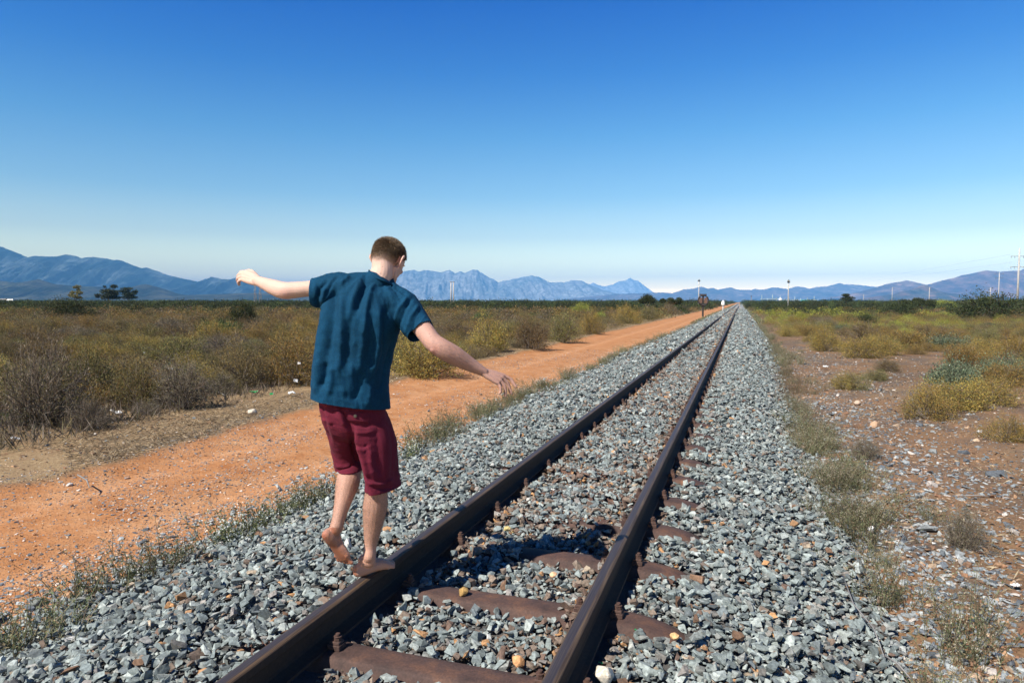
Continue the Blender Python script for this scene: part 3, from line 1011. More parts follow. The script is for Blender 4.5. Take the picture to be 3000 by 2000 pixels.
KINDS = {
    'golden': [bush_meshes('golden', 'golden', 10+i, 10500, 0.036, 0.016, 80, 0.5) for i in range(3)],
    'olive': [bush_meshes('olive', 'olive', 20+i, 10000, 0.036, 0.016, 90, 0.7, pal2='golden' if i == 1 else None) for i in range(3)],
    'rusty': [bush_meshes('rusty', 'rusty', 30+i, 9000, 0.036, 0.015, 90, 0.7) for i in range(3)],
    'dry': [bush_meshes('dry', 'dry', 40+i, 6500, 0.036, 0.013, 120, 1.1, spiky=0.4, pal2='olive' if i == 0 else None) for i in range(3)],
    'green': [bush_meshes('green', 'green', 50+i, 6000, 0.060, 0.022, 60, 0.4, squash=0.85) for i in range(2)],
    'dark': [bush_meshes('dark', 'dark', 60+i, 8000, 0.055, 0.024, 60, 0.4, squash=0.95) for i in range(3)],
    'yellow': [bush_meshes('yellow', 'yellow', 70, 7000, 0.050, 0.020, 60, 0.4, squash=0.8)],
    'bluegreen': [bush_meshes('bluegreen', 'bluegreen', 80+i, 6500, 0.050, 0.030, 60, 0.4, squash=0.45, spiky=0.8) for i in range(2)],
    'spiky': [bush_meshes('spiky', 'green', 90, 3000, 0.16, 0.016, 60, 0.3, spiky=0.25, squash=0.7)],
    'grassy': [bush_meshes('grassy', 'dry', 95, 2200, 0.16, 0.010, 120, 1.2, spiky=0.3, squash=0.9)],
}
vr = random.Random(17)
_bn = [0]


def bush(kind, x, y, rad, hgt, label, group=None, cat='bush', name='bush'):
    fol, tw = KINDS[kind][vr.randrange(len(KINDS[kind]))]
    o = bpy.data.objects.new(name, fol)
    COL.objects.link(o)
    z = float(ground_z(np.array([x]), np.array([y]))[0])-0.02
    sq = {'green': .85, 'dark': .95, 'yellow': .8, 'bluegreen': .45, 'spiky': .7, 'grassy': .9}.get(kind, .75)
    o.location = (x, y, z)
    o.scale = (rad*vr.uniform(.92, 1.08), rad*vr.uniform(.92, 1.08), hgt/sq*0.93)
    o.rotation_euler = (0, 0, vr.uniform(0, 6.28))
    tag(o, label, cat, group)
    t = bpy.data.objects.new('twigs', tw)
    COL.objects.link(t); t.parent = o
    _bn[0] += 1
    return o


def bush_px(kind, x0, x1, ytop, ybase, label, s=2352/3000, **kw):
    """bush standing where the photograph shows it: extents in its pixels, turned into metres"""
    g = pix_ground((x0+x1)/2/s, ybase/s, -0.47)
    D = (g-Vector((0, 0, 0))).dot(FH)
    rad = (x1-x0)/s/2000*D/2
    h = (ybase-ytop)/s/2000*D
    g2 = Vector((g.x, g.y, 0))+FH*rad*0.75
    return bush(kind, g2.x, g2.y, rad, h*1.02, label, **kw), (g2.x, g2.y, rad)


placed = []
NAMED = [
    ('dry', -60, 150, 775, 1000, 'large twiggy dark bush at the left edge of the picture, beside the dry grass'),
    ('olive', 100, 235, 800, 935, 'olive brown bush behind the large twiggy bush at the left edge'),
    ('green', -30, 90, 935, 985, 'low bright green bush at the foot of the large twiggy bush at the left edge'),
    ('olive', 235, 360, 830, 950, 'olive green bush at the scrub edge, joined to a brown twiggy one'),
    ('dry', 330, 470, 815, 952, 'brown twiggy bush with grey bare stems at the near edge of the scrub'),
    ('rusty', 470, 600, 775, 900, 'dense brown bush standing above scattered litter'),
    ('golden', 590, 745, 765, 892, 'golden olive bush with a torn white bag caught in it'),
    ('golden', 860, 1070, 770, 874, 'olive bush right behind the person, casting a dark shadow on the dirt road'),
    ('grassy', 130, 235, 915, 1000, 'dry brown grass clump before the left scrub'),
    ('grassy', 290, 360, 925, 962, 'short dark tuft below the brown twiggy bush'),
    ('spiky', 425, 545, 735, 785, 'bright green spreading bush in the middle of the brown scrub'),
    ('dark', 515, 585, 688, 746, 'dark grey green bush below the outstretched left arm'),
    ('dark', 80, 190, 683, 735, 'dark bushy shrub in the left scrub below the twin trees'),
    ('yellow', 1312, 1366, 693, 724, 'bright yellow green rounded bush in the scrub right of the person'),
    ('yellow', 1358, 1402, 714, 738, 'smaller yellow green bush just in front of the bright round one'),
    ('green', 1075, 1145, 715, 745, 'green bush with dark leaves among the golden scrub right of the person'),
    ('golden', 1065, 1180, 728, 812, 'golden brown bush at the left edge of the dirt road right of the person'),
    ('rusty', 1165, 1275, 728, 808, 'brown bush at the road edge with pale stones at its foot'),
    ('olive', 1250, 1335, 715, 790, 'olive bush leaning over the left edge of the road'),
    ('golden', 1330, 1395, 715, 770, 'golden bush beside the bend of the left road edge'),
    ('golden', 1415, 1480, 700, 745, 'gold tinged bush close to the road, left of the dark sign post'),
    ('olive', 1470, 1520, 698, 735, 'small olive bush at the road edge behind the golden one'),
    ('rusty', 1520, 1560, 692, 722, 'small rusty bush left of the dark sign post'),
    ('golden', 1865, 1947, 755, 812, 'round golden bush alone on the red soil nearest the right of the track'),
    ('golden', 2100, 2232, 893, 977, 'round golden bush on the stony soil at the right, the nearest one'),
    ('golden', 2243, 2380, 870, 942, 'golden bush at the right edge behind the round near one'),
    ('golden', 2190, 2305, 790, 852, 'wide golden brown bush above the blue green ground cover'),
    ('bluegreen', 2150, 2290, 835, 892, 'low blue green spreading plant at the right'),
    ('bluegreen', 2280, 2400, 828, 880, 'low grey green spreading plant running out of the right edge'),
    ('golden', 2040, 2165, 750, 806, 'golden bush in the row behind the round bush on the red soil'),
    ('rusty', 1950, 2060, 735, 788, 'brown bush in the row right of the round golden bush'),
    ('bluegreen', 2150, 2260, 775, 805, 'grey green low plant between two golden bushes on the right'),
    ('dark', 2230, 2400, 668, 735, 'tall dark green shrub at the right edge below the tall pylon'),
    ('dark', 2040, 2140, 690, 728, 'dark green shrub holding a scrap of white litter'),
    ('yellow', 2150, 2210, 686, 712, 'bright yellow green bush in the dark scrub on the right'),
    ('yellow', 1828, 1858, 712, 737, 'small yellow green bush near the track on the right'),
    ('golden', 2290, 2400, 965, 1030, 'sparse golden bush at the right edge below the others'),
    ('dry', 1960, 2050, 1010, 1070, 'thin dry brown weed bush on the right stony verge'),
    ('dry', 2180, 2300, 1175, 1290, 'thin brown dry weed bush low at the right edge'),
    ('olive', 1990, 2060, 850, 880, 'small dry tuft in the middle of the right verge'),
]
for kd, x0, x1, yt, yb, lab in NAMED:
    o, (bx, by, br) = bush_px(kd, x0, x1, yt, yb, lab)
    placed.append((bx, by, br))

# the dark dome of a tree by the far road and two neighbours
placed_far = []
# the scrub: patches of golden, rusty, dry and green bushes, dense on the left and thinner near the line on the right
cand = []
rr = np.random.default_rng(44)
n = 26000
a = rr.uniform(-0.80, 0.80, n)                       # lateral/depth
D = 9.0*(420/9.0)**rr.random(n)
X = FH.x*D+RT.x*a*D; Y = FH.y*D+RT.y*a*D
order = np.argsort(D)
grid = {}


def free(x, y, rad):
    for (px_, py_, pr_) in placed:
        if (x-px_)**2+(y-py_)**2 < (0.75*(pr_+rad))**2: return False
    cx, cy = int(math.floor(x/3)), int(math.floor(y/3))
    for i in (-1, 0, 1):
        for j in (-1, 0, 1):
            for (px_, py_, pr_) in grid.get((cx+i, cy+j), ()):
                if (x-px_)**2+(y-py_)**2 < ((0.92 if math.hypot(x, y) < 34 else 0.78)*(pr_+rad))**2: return False
    return True


KN = ['golden', 'olive', 'rusty', 'dry', 'green', 'dark', 'yellow', 'bluegreen']
for i in order:
    x, y, d = X[i], Y[i], D[i]
    le, re, rl = float(left_edge(np.array(y))), float(right_edge(np.array(y))), float(road_left(np.array(y)))
    left = x < rl
    if left:
        gap = rl-x
        lim = 2.6 if y < 13 else 0.5
        if y < 9.5: lim = 3.1
        if gap < lim: continue
        pz = 1.0
    else:
        gap = x-re
        if gap < 0.7: continue
        pz = float(sstep(0.5, 9, gap))*0.9 if d < 30 else 0.25+0.75*float(sstep(0.5, 10, gap))
        if d < 22 and gap < 9: pz *= 0.08
        if d < 36: pz *= 0.30
        if d < 12: pz *= 0.1
    if rr.random() > pz: continue
    pn = float(fbm(np.array(x*0.08), np.array(y*0.08), 91, 3)); pm = float(fbm(np.array(x*0.3), np.array(y*0.3), 92, 3))
    tall = d > 120
    if d > 95 and rr.random() < 0.25+0.6*float(sstep(95, 200, d)):
        kd = 'dark' if rr.random() < 0.75 else 'green'
    elif (not left) and 40 < d < 140 and gap < 26 and pm > 0.55:
        kd = 'yellow'
    else:
        wts = [(2.2 if left else 3.6)*float(sstep(.4, .6, pn))+0.4, 2.2 if left else 1.0, 2.2*float(sstep(.6, .4, pn))+0.5 if left else 0.5, 0.8 if left else 0.25, 0.12, 0.12, 0.05, 0.06 if left else 0.3]
        kd = KN[rr.choice(8, p=np.array(wts)/sum(wts))]
    rad = rr.uniform(0.5, 1.12) if left else rr.uniform(0.38, 0.8)
    if kd == 'dark' and d < 45: kd = 'olive'
    if kd == 'green' and d < 40 and not left: kd = 'golden'
    if kd == 'dark': rad = rr.uniform(0.7, 1.3)
    hgt = rad*rr.uniform(0.8, 1.2)*(0.95 if left else 0.95)
    if kd == 'bluegreen': hgt *= 0.5
    if d > 60: rad *= 1.25; hgt *= 1.1
    if d > 130: rad *= 1.5; hgt = rr.uniform(1.2, 2.4) if kd in ('dark', 'green') else hgt*1.1
    if not free(x, y, rad): continue
    grid.setdefault((int(math.floor(x/3)), int(math.floor(y/3))), []).append((x, y, rad))
    cand.append((d, x, y, rad, hgt, kd, left))
print('scrub bushes', len(cand))
DESC = {'golden': 'golden', 'olive': 'olive green', 'rusty': 'rusty brown', 'dry': 'grey twiggy dry', 'green': 'green leafy', 'dark': 'dark green', 'yellow': 'bright yellow green', 'bluegreen': 'low blue green'}
cand.sort(key=lambda c: c[0]/(c[3]+0.4)*(1.0 if c[6] else 0.72))
near = cand[:290]
_rank = {}
for q_ in sorted(range(len(near)), key=lambda i: (near[i][1]*RT.x+near[i][2]*RT.y)/near[i][0]):
    d, x, y, rad, hgt, kd, left = near[q_]
    band = 'nearest' if d < 14 else 'near' if d < 19 else 'middle' if d < 26 else 'far'
    lat = (x*RT.x+y*RT.y)/d
    part_ = (kd, left, band, (lat > -0.27)+(lat > -0.10) if left else x >= 9)
    _rank[part_] = _rank.get(part_, 0)+1
    near[q_] = near[q_]+(_rank[part_],)
for d, x, y, rad, hgt, kd, left, rk in near:
    side = 'left' if left else 'right'
    lat = (x*RT.x+y*RT.y)/max(d, 1)
    if left:
        spot = 'left of person' if lat < -0.27 else 'right of person' if lat > -0.10 else 'behind person'
    else:
        spot = 'near the track' if x < 9 else 'at right'
    band = 'nearest' if d < 14 else 'near' if d < 19 else 'middle' if d < 26 else 'far'
    lab = f'{ordinal(rk)} {DESC[kd]} bush from the left in the {band} {side} scrub, {spot}'
    bush(kd, x, y, rad, hgt, lab, group=f'{DESC[kd]} bushes of the {side} scrub')

# all the others, farther off, as one carpet
LOW, MED = {}, {}
for LOD_, nl0, la, lb, wa_, wb_ in ((LOW, 240, 0.10, 0.22, 0.05, 0.10), (MED, 900, 0.045, 0.10, 0.022, 0.042)):
  for kd in KN:
      r_ = np.random.default_rng(200+KN.index(kd))
      out = []
      for v_ in range(3):
          nl = nl0
          az = r_.uniform(0, 6.283, nl); el = np.arcsin(r_.random(nl)); lob = [(r_.uniform(.05, .15), r_.uniform(0, 6), 0) for _ in range(4)]
          rad = dome_rad(az, el, lob)*r_.uniform(0.55, 1.0, nl)
          P = np.stack([np.cos(az)*np.cos(el)*rad, np.sin(az)*np.cos(el)*rad, np.sin(el)*rad], 1)
          Dd = unit(P+r_.normal(0, 0.6, (nl, 3))+np.array([0, 0, 0.3]))
          v, T = tri_leaves(P, Dd, r_.uniform(la, lb, nl), r_.uniform(wa_, wb_, nl), r_)
          out.append((v, T, np.repeat(pal_cols(kd, nl, r_, 0.3), 4, 0)))
      LOD_[kd] = out
Vs, Ts, Cs, off = [], [], [], 0
for d, x, y, rad, hgt, kd, left in cand[290:]:
    v, T, c = (MED if d < 75 else LOW)[kd][int(rr.integers(0, 3))]
    an = rr.uniform(0, 6.28); ca, sa = math.cos(an), math.sin(an)
    z = -0.5
    vv = np.stack([(v[:, 0]*ca-v[:, 1]*sa)*rad+x, (v[:, 0]*sa+v[:, 1]*ca)*rad+y, v[:, 2]*hgt+z], 1)
    Vs.append(vv); Ts.append(T+off); Cs.append(c*rr.uniform(0.75, 1.25)); off += len(vv)
o = link('far_scrub', np_mesh('far_scrub', np.concatenate(Vs), np.concatenate(Ts), np.concatenate(Cs)), mat=MAT_LEAF)
tag(o, 'brown and dark green scrub stretching to the foot of the mountains', 'scrub', kind='stuff')

# a dark green belt before the mountains
r_ = np.random.default_rng(300)
Vs, Ts, Cs, off = [], [], [], 0
nb = 3400
a = r_.uniform(-0.85, 0.85, nb); D = r_.uniform(300, 1300, nb)
for i in range(nb):
    x = FH.x*D[i]+RT.x*a[i]*D[i]; y = FH.y*D[i]+RT.y*a[i]*D[i]
    if -11 < x < 3.5: continue
    kd = 'dark' if r_.random() < 0.8 else 'green'
    v, T, c = LOW[kd][int(r_.integers(0, 3))]
    rad = r_.uniform(2.0, 6.5); h = r_.uniform(1.5, 3.3)*(1+0.5*(D[i] > 700))
    vv = np.stack([v[:, 0]*rad+x, v[:, 1]*rad+y, v[:, 2]*h-0.5], 1)
    Vs.append(vv); Ts.append(T+off); Cs.append(c*r_.uniform(0.7, 1.2)); off += len(vv)
o = link('thicket', np_mesh('thicket', np.concatenate(Vs), np.concatenate(Ts), np.concatenate(Cs)), mat=MAT_LEAF)
tag(o, 'dark green thicket along the horizon', 'thicket', kind='stuff')

# ------------------------------------------------------------------ weeds along the ballast
def weed_meshes(seed, pal, n_st, hgt, flower=None, spread=0.12):
    r = np.random.default_rng(seed)
    B = np.stack([r.normal(0, spread*0.7, n_st), r.normal(0, spread*0.7, n_st), np.zeros(n_st)], 1)
    Hh = hgt*r.uniform(0.45, 1.1, n_st)
    lean = r.normal(0, 0.28, (n_st, 2))+B[:, :2]/spread*0.22
    Mi = B+np.stack([lean[:, 0]*Hh*0.4, lean[:, 1]*Hh*0.4, Hh*0.55], 1)
    Tp = B+np.stack([lean[:, 0]*Hh, lean[:, 1]*Hh, Hh], 1)
    v1, t1 = sticks(B, Mi, 0.0022, 0.0018); v2, t2 = sticks(Mi, Tp, 0.0018, 0.001)
    nl = n_st*14
    k = r.integers(0, n_st, nl); f = r.uniform(0.1, 1.0, (nl, 1))
    P = np.where(f < 0.55, B[k]+(Mi[k]-B[k])*f/0.55, Mi[k]+(Tp[k]-Mi[k])*(f-0.55)/0.45)
    D = unit(r.normal(0, 1, (nl, 3))+np.array([0, 0, 0.7]))
    P = P+D*r.uniform(0, 0.02, (nl, 1))
    v3, t3 = tri_leaves(P, D, r.uniform(0.012, 0.032, nl), r.uniform(0.004, 0.010, nl), r)
    c12 = pal_cols(pal, n_st, r)
    C = [c12.repeat(6, 0), c12.repeat(6, 0), pal_cols(pal, nl, r).repeat(4, 0)]
    V = [v1, v2, v3]; T = [t1, t2+len(v1), t3+len(v1)+len(v2)]
    fl = None
    if flower:
        nf = n_st*5
        k = r.integers(0, n_st, nf)
        P = Tp[k]+r.normal(0, 0.018, (nf, 3))
        D = unit(r.normal(0, 1, (nf, 3)))
        vf, tf = tri_leaves(P, D, r.uniform(0.008, 0.014, nf), r.uniform(0.007, 0.012, nf), r)
        T.append(tf+sum(len(q) for q in V)); V.append(vf)
        C.append((np.array([flower])*r.uniform(.8, 1.15, (nf, 1))).repeat(4, 0))
    me = np_mesh('weed', np.concatenate(V), np.concatenate(T), np.concatenate(C))
    me.materials.append(MAT_LEAF)
    return me, fl


PAL['weed'] = [(0.16, 0.17, 0.085), (0.12, 0.14, 0.06), (0.22, 0.20, 0.11), (0.09, 0.11, 0.04)]
PAL['weedgreen'] = [(0.15, 0.17, 0.085), (0.11, 0.13, 0.06), (0.21, 0.21, 0.12), (0.25, 0.20, 0.12), (0.20, 0.15, 0.09)]
PAL['weedred'] = [(0.20, 0.12, 0.08), (0.16, 0.10, 0.07), (0.24, 0.17, 0.11), (0.12, 0.12, 0.06)]
WEEDS = {
    'flower': [weed_meshes(400+i, 'weed', 46, 0.20, (0.55, 0.56, 0.50), 0.13) for i in range(3)],
    'plain': [weed_meshes(410+i, 'weedgreen', 52, 0.27, None, 0.14) for i in range(3)],
    'tallplain': [weed_meshes(420+i, 'weedgreen', 60, 0.34, (0.34, 0.30, 0.22), 0.16) for i in range(3)],
    'red': [weed_meshes(430+i, 'weedred', 50, 0.42, None, 0.16) for i in range(2)],
}


def weed(kind, x, y, sc, label, group):
    me, fl = WEEDS[kind][vr.randrange(len(WEEDS[kind]))]
    o = bpy.data.objects.new('weed', me)
    COL.objects.link(o)
    o.location = (x, y, float(ground_z(np.array([x]), np.array([y]))[0])-0.01)
    o.rotation_euler = (0, 0, vr.uniform(0, 6.28))
    o.scale = (sc*vr.uniform(.85, 1.2), sc*vr.uniform(.85, 1.2), sc*vr.uniform(.8, 1.15))
    tag(o, label, 'weed', group)
    if fl:
        f = bpy.data.objects.new('flowers', fl)
        COL.objects.link(f); f.parent = o


s_ = 2352/3000
for px, py, sc, kd, lab in (
        (100, 1490, 1.1, 'plain', 'dark green weed in the bottom left corner at the foot of the ballast'),
        (20, 1520, 1.1, 'plain', 'weed cut by the left edge of the picture near the bottom corner'),
        (210, 1372, 1.15, 'plain', 'sprawling weed with bare stems beside the ballast, left'),
        (300, 1345, 1.0, 'flower', 'small weed right of the sprawling one, left ballast edge'),
        (350, 1318, 1.0, 'plain', 'green weed between the sprawling weed and the white flowering one'),
        (400, 1295, 1.0, 'flower', 'weed on the ballast edge left of the raised foot'),
        (545, 1250, 1.3, 'flower', 'white flowering weed nearest to the raised foot'),
        (580, 1228, 1.1, 'flower', 'second white flowering weed at the ballast edge near the raised foot'),
        (660, 1185, 1.2, 'flower', 'white flowering weed between ballast and road just left of the bare legs'),
        (700, 1172, 1.2, 'flower', 'pale weed touching the outline of the bare calf'),
        (735, 1155, 1.1, 'flower', 'pale weed right behind the raised lower leg'),
        (835, 1112, 1.0, 'plain', 'weed seen between the two lower legs'),
        (925, 1062, 1.2, 'flower', 'weed just right of the maroon shorts'),
        (965, 1035, 1.1, 'plain', 'second weed right of the maroon shorts')):
    g = pix_ground(px/s_, py/s_, -0.46)
    weed(kd, g.x, g.y, sc, lab, None)
wr = np.random.default_rng(51)
nW = 0
for i in range(150):
    y = 8.0*(70/8.0)**(i/150)*wr.uniform(0.97, 1.03)
    if wr.random() < 0.15: continue
    x = float(left_edge(np.array(y)))-0.05+wr.normal(0, 0.10)
    band = 'from the person to the pointing hand' if y < 11 else 'beyond the pointing hand' if y < 22 else 'far up the line'
    weed('plain' if wr.random() < 0.6 else 'flower', x, y, wr.uniform(0.6, 1.25), f'weed along the left ballast foot, {ordinal(i+1)} going up the line', 'weeds along the left foot of the ballast')
for i in range(380):
    y = 2.6*(62/2.6)**(i/380)*wr.uniform(0.97, 1.03)
    x = float(right_edge(np.array(y)))+0.10+wr.normal(0, 0.13)*(0.6+0.4*(y > 5))+(abs(wr.normal(0, 0.35)) if wr.random() < 0.2 else 0)
    if wr.random() > 0.25+1.1*float(sstep(0.36, 0.58, fbm(np.array(y*1.3), np.array(x*2.0), 88, 3))): continue
    if y < 6 and wr.random() < 0.45: continue
    if y < 6: x += abs(wr.normal(0, 0.28))
    kd = 'red' if 9 < y < 20 and wr.random() < 0.25+0.5*(y > 13) else ('tallplain' if wr.random() < 0.6 else 'plain')
    band = 'in the near bottom corner' if y < 4 else 'beside the nearest sleepers' if y < 7 else 'in the middle stretch' if y < 16 else 'far up the line'
    cl = 'reddish dry' if kd == 'red' else 'grey green'
    weed(kd, x, y, wr.uniform(0.45, 0.95)*(0.75 if kd == 'red' else 1), f'{cl} weed right of the ballast, {ordinal(i+1)} going up the line', 'weeds in the strip right of the ballast')

# short weeds carrying on along both edges towards the vanishing point
def blades(name, label, X, Y, h, w, pal, seed, lay=0.4, z=None):
    r = np.random.default_rng(seed)
    n = len(X)
    Z = ground_z(X, Y) if z is None else z
    D = unit(np.stack([r.normal(0, lay, n), r.normal(0, lay, n), np.abs(r.normal(1, 0.3, n))*(1-min(lay, 2)*0.42)], 1))
    v, T = tri_leaves(np.stack([X, Y, Z-0.005], 1), D, h*r.uniform(0.5, 1.5, n), np.full(n, w)*r.uniform(.6, 1.4, n), r)
    o = link(name, np_mesh(name, v, T, pal_cols(pal, n, r, 0.35).repeat(4, 0)), mat=MAT_LEAF)
    tag(o, label, 'grass', kind='stuff')


PAL['straw'] = [(0.36, 0.28, 0.17), (0.28, 0.21, 0.12), (0.22, 0.17, 0.11), (0.42, 0.34, 0.22), (0.15, 0.12, 0.08)]
n = 9000
y = 60*(400/60)**wr.random(n)
sd = wr.random(n) < 0.5
x = np.where(sd, left_edge(y)-0.1, right_edge(y)+0.3)+wr.normal(0, 0.22, n)
blades('verge_grass', 'thin weeds along both ballast edges in the distance', x, y, 0.25, 0.06, 'weedgreen', 61, 0.4)
# dry flattened grass between the scrub and the road
n = 70000
y = 3.2*(45/3.2)**wr.random(n)
rl = road_left(y)
x = rl-np.abs(wr.normal(0, 1.3, n))-0.05
k = (wr.random(n) < sstep(0.33, 0.55, fbm(x*0.9, y*0.9, 95, 3))) & (x > rl-3.6)
blades('dry_grass', 'flattened straw coloured grass between the scrub and the dirt road', x[k], y[k], 0.085, 0.0075, 'straw', 62, 1.6)
# straw and dead stalks in the scrub floor and on the right verge
n = 42000
D = 8*(70/8)**wr.random(n); a = wr.uniform(-0.8, 0.0, n)
x = FH.x*D+RT.x*a*D; y = FH.y*D+RT.y*a*D
k = x < road_left(y)-1.6
blades('scrub_grass', 'dry stalks standing between the bushes of the left scrub', x[k], y[k], 0.22, 0.012, 'dry', 63, 0.5)
n = 26000
y = 2.6*(40/2.6)**wr.random(n)
x = right_edge(y)+0.25+wr.gamma(1.5, 2.0, n)
k = wr.random(n) < sstep(0.40, 0.62, fbm(x*0.7, y*0.5, 96, 3))
blades('verge_straw', 'dry grass and dead stalks on the stony soil right of the weeds', x[k], y[k], 0.075, 0.007, 'straw', 64, 1.3)
# ------------------------------------------------------------------ poles, posts, trees and other far things
MAT_CONC = solid('weathered_concrete', (0.42, 0.41, 0.39), 0.85, 0, 3, 0.2)
MAT_DARKST = solid('dark_painted_steel', (0.035, 0.028, 0.026), 0.7, 0, 12, 0.3)
MAT_WHITE = solid('white_paint', (0.78, 0.78, 0.76), 0.55, 0, 6, 0.08)
MAT_POLE = solid('grey_timber', (0.23, 0.22, 0.21), 0.85, 0, 5, 0.25)
MAT_INS = solid('dark_insulator', (0.04, 0.035, 0.03), 0.4, 0, 5, 0.1)
MAT_RUSTD = solid('rusty_plate', (0.15, 0.085, 0.06), 0.85, 0, 14, 0.5)
MAT_WIRE = solid('wire', (0.16, 0.17, 0.18), 0.6)
MAT_BARK = solid('bark', (0.16, 0.12, 0.09), 0.95, 0, 4, 0.3)


def tube(bm, pts, radii, seg=10):
    rings = []
    for i, (p, r_) in enumerate(zip(pts, radii)):
        p = Vector(p)
        d = (Vector(pts[min(i+1, len(pts)-1)])-Vector(pts[max(i-1, 0)])).normalized()
        a = d.orthogonal().normalized(); b_ = d.cross(a)
        rings.append([bm.verts.new(p+a*(r_*math.cos(6.2832*k/seg))+b_*(r_*math.sin(6.2832*k/seg))) for k in range(seg)])
    for q, w in zip(rings[:-1], rings[1:]):
        for k in range(seg):
            bm.faces.new((q[k], q[(k+1) % seg], w[(k+1) % seg], w[k]))
    bm.faces.new(rings[0][::-1]); bm.faces.new(rings[-1])


def mesh_part(name, build, mat, parent, smooth=True, bev=0):
    bm = bmesh.new(); build(bm)
    return link(name, to_mesh(bm, name, smooth, bev), parent, mat)


def thing_at(name, px, pybase, label, cat, D=None, group=None, z0=-0.5, face=None):
    """an Empty on the ground where the photograph shows the foot of the thing"""
    if D is None:
        g = pix_ground(px, pybase, z0)
    else:
        g = pix_depth(px, pybase, D); g.z = z0
    e = empty(name, g, face if face is not None else YAW)
    tag(e, label, cat, group)
    e['_d'] = g.dot(FH)
    return e, g.dot(FH)


def hgt_of(D, pytop, z0=-0.5):
    return CAM_H-(pytop-884)/2000*D-z0


# dark signal post seen from behind: round frame with two plates
e, D = thing_at('sign_post', 2059, 923, 'dark post with a round rusty lattice board beside the dirt road', 'sign post', D=86)
h = hgt_of(86, 862)
mesh_part('post', lambda bm: (add_box(bm, (0, 0, h*0.5), (0.20, 0.16, h)), add_box(bm, (0, -0.02, h-0.03), (0.9, 0.10, 0.14))), MAT_DARKST, e, False, 0.01)


def ringb(bm):
    pts = [(0.62*math.cos(t), -0.10, h-0.75+0.62*math.sin(t)) for t in np.linspace(0, 2*math.pi, 33)]
    tube(bm, pts, [0.10]*33, 8)


board = mesh_part('board', ringb, MAT_DARKST, e)
for sx in (-1, 1):
    mesh_part('plate', lambda bm: add_box(bm, (sx*0.31, -0.12, h-0.78), (0.36, 0.04, 0.72)), MAT_RUSTD, board, False, 0.02)

# small white topped marker
e, D = thing_at('marker_post', 2118, 905, 'short pale post with a white oval top between road and track, farther off', 'marker', D=105)
h = hgt_of(105, 879)
mesh_part('post', lambda bm: tube(bm, [(0, 0, 0), (0, 0, h*0.6)], [0.10, 0.09]), MAT_CONC, e)


def oval(bm):
    add_box(bm, (0, -0.02, h*0.78), (0.30, 0.10, h*0.40)); add_cyl(bm, (0, -0.02, h*0.66), 0.28, 0.5, 14, 0, 0.27)


mesh_part('head', oval, MAT_WHITE, e, False, 0.02)
e, D = thing_at('marker_post', 2166, 893, 'tiny pinkish marker beside the track almost at the vanishing point', 'marker', D=230)
mesh_part('post', lambda bm: (add_box(bm, (0, 0, 0.8), (0.2, 0.15, 1.2)), add_box(bm, (0, 0, 1.5), (0.5, 0.12, 0.5))), solid('faded_red_paint', (0.4, 0.28, 0.22)), e, False, 0.02)

# concrete telephone pole with dark head, left of the track's end
def pole(px, pb, pt, D, w, label, headpx=None, cat='pole', mat=MAT_CONC, arms=(), group=None):
    e, D = thing_at('utility_pole', px, pb, label, cat, D=D, group=group)
    h = hgt_of(D, pt)
    mesh_part('shaft', lambda bm: tube(bm, [(0, 0, 0), (0, 0, h)], [w, w*0.62]), mat, e)
    if headpx:
        hh = headpx/2000*D
        def head(bm):
            tube(bm, [(0, 0, h-hh), (0, 0, h-hh*0.55), (0, 0, h+0.1)], [w*0.9, w*1.0, w*0.5])
            for a in (-1, 1): tube(bm, [(a*w*1.6, 0, h-hh*0.9), (a*w*1.6, 0, h-hh*0.2)], [w*0.45, w*0.3], 8)
            add_box(bm, (0, 0, h-hh*0.9), (w*4.4, w*0.6, w*0.35))
        mesh_part('insulator', head, MAT_INS, e)
    for (az, al) in arms:
        mesh_part('cross_arm', lambda bm: add_box(bm, (0, 0, az*h), (al, w*0.35, w*0.40)), MAT_POLE, e, False)
        for sx in (-1, -0.55, 0.55, 1):
            mesh_part('insulator', lambda bm: tube(bm, [(sx*al*0.48, 0, az*h-0.03*h), (sx*al*0.48, 0, az*h)], [w*0.16, w*0.16], 6), MAT_INS, e)
    return e, D, h


pole(2047, 880, 819, 190, 0.17, 'slim concrete pole with dark top left of the vanishing point', 6, group='concrete poles along the line')
pole(2309, 886, 820, 170, 0.17, 'concrete pole with dark fittings right of the vanishing point', 9, group='concrete poles along the line')
pole(2201, 879, 866, 420, 0.22, 'tiny dark post on the horizon right of the track', 3, mat=MAT_POLE)

# pair of pale poles joined by small cross heads, behind the left scrub
e, D = thing_at('twin_pole', 1325, 876, 'pair of pale concrete poles with dark flat tops in front of the blue range', 'pole', D=260)
h = hgt_of(260, 826)
for sx in (-0.47, 0.47):
    mesh_part('shaft', lambda bm: tube(bm, [(sx, 0, 0), (sx, 0, h)], [0.27, 0.19]), MAT_CONC, e)
    mesh_part('cap', lambda bm: add_box(bm, (sx*1.05, 0, h), (0.85, 0.35, 0.18)), MAT_INS, e, False)

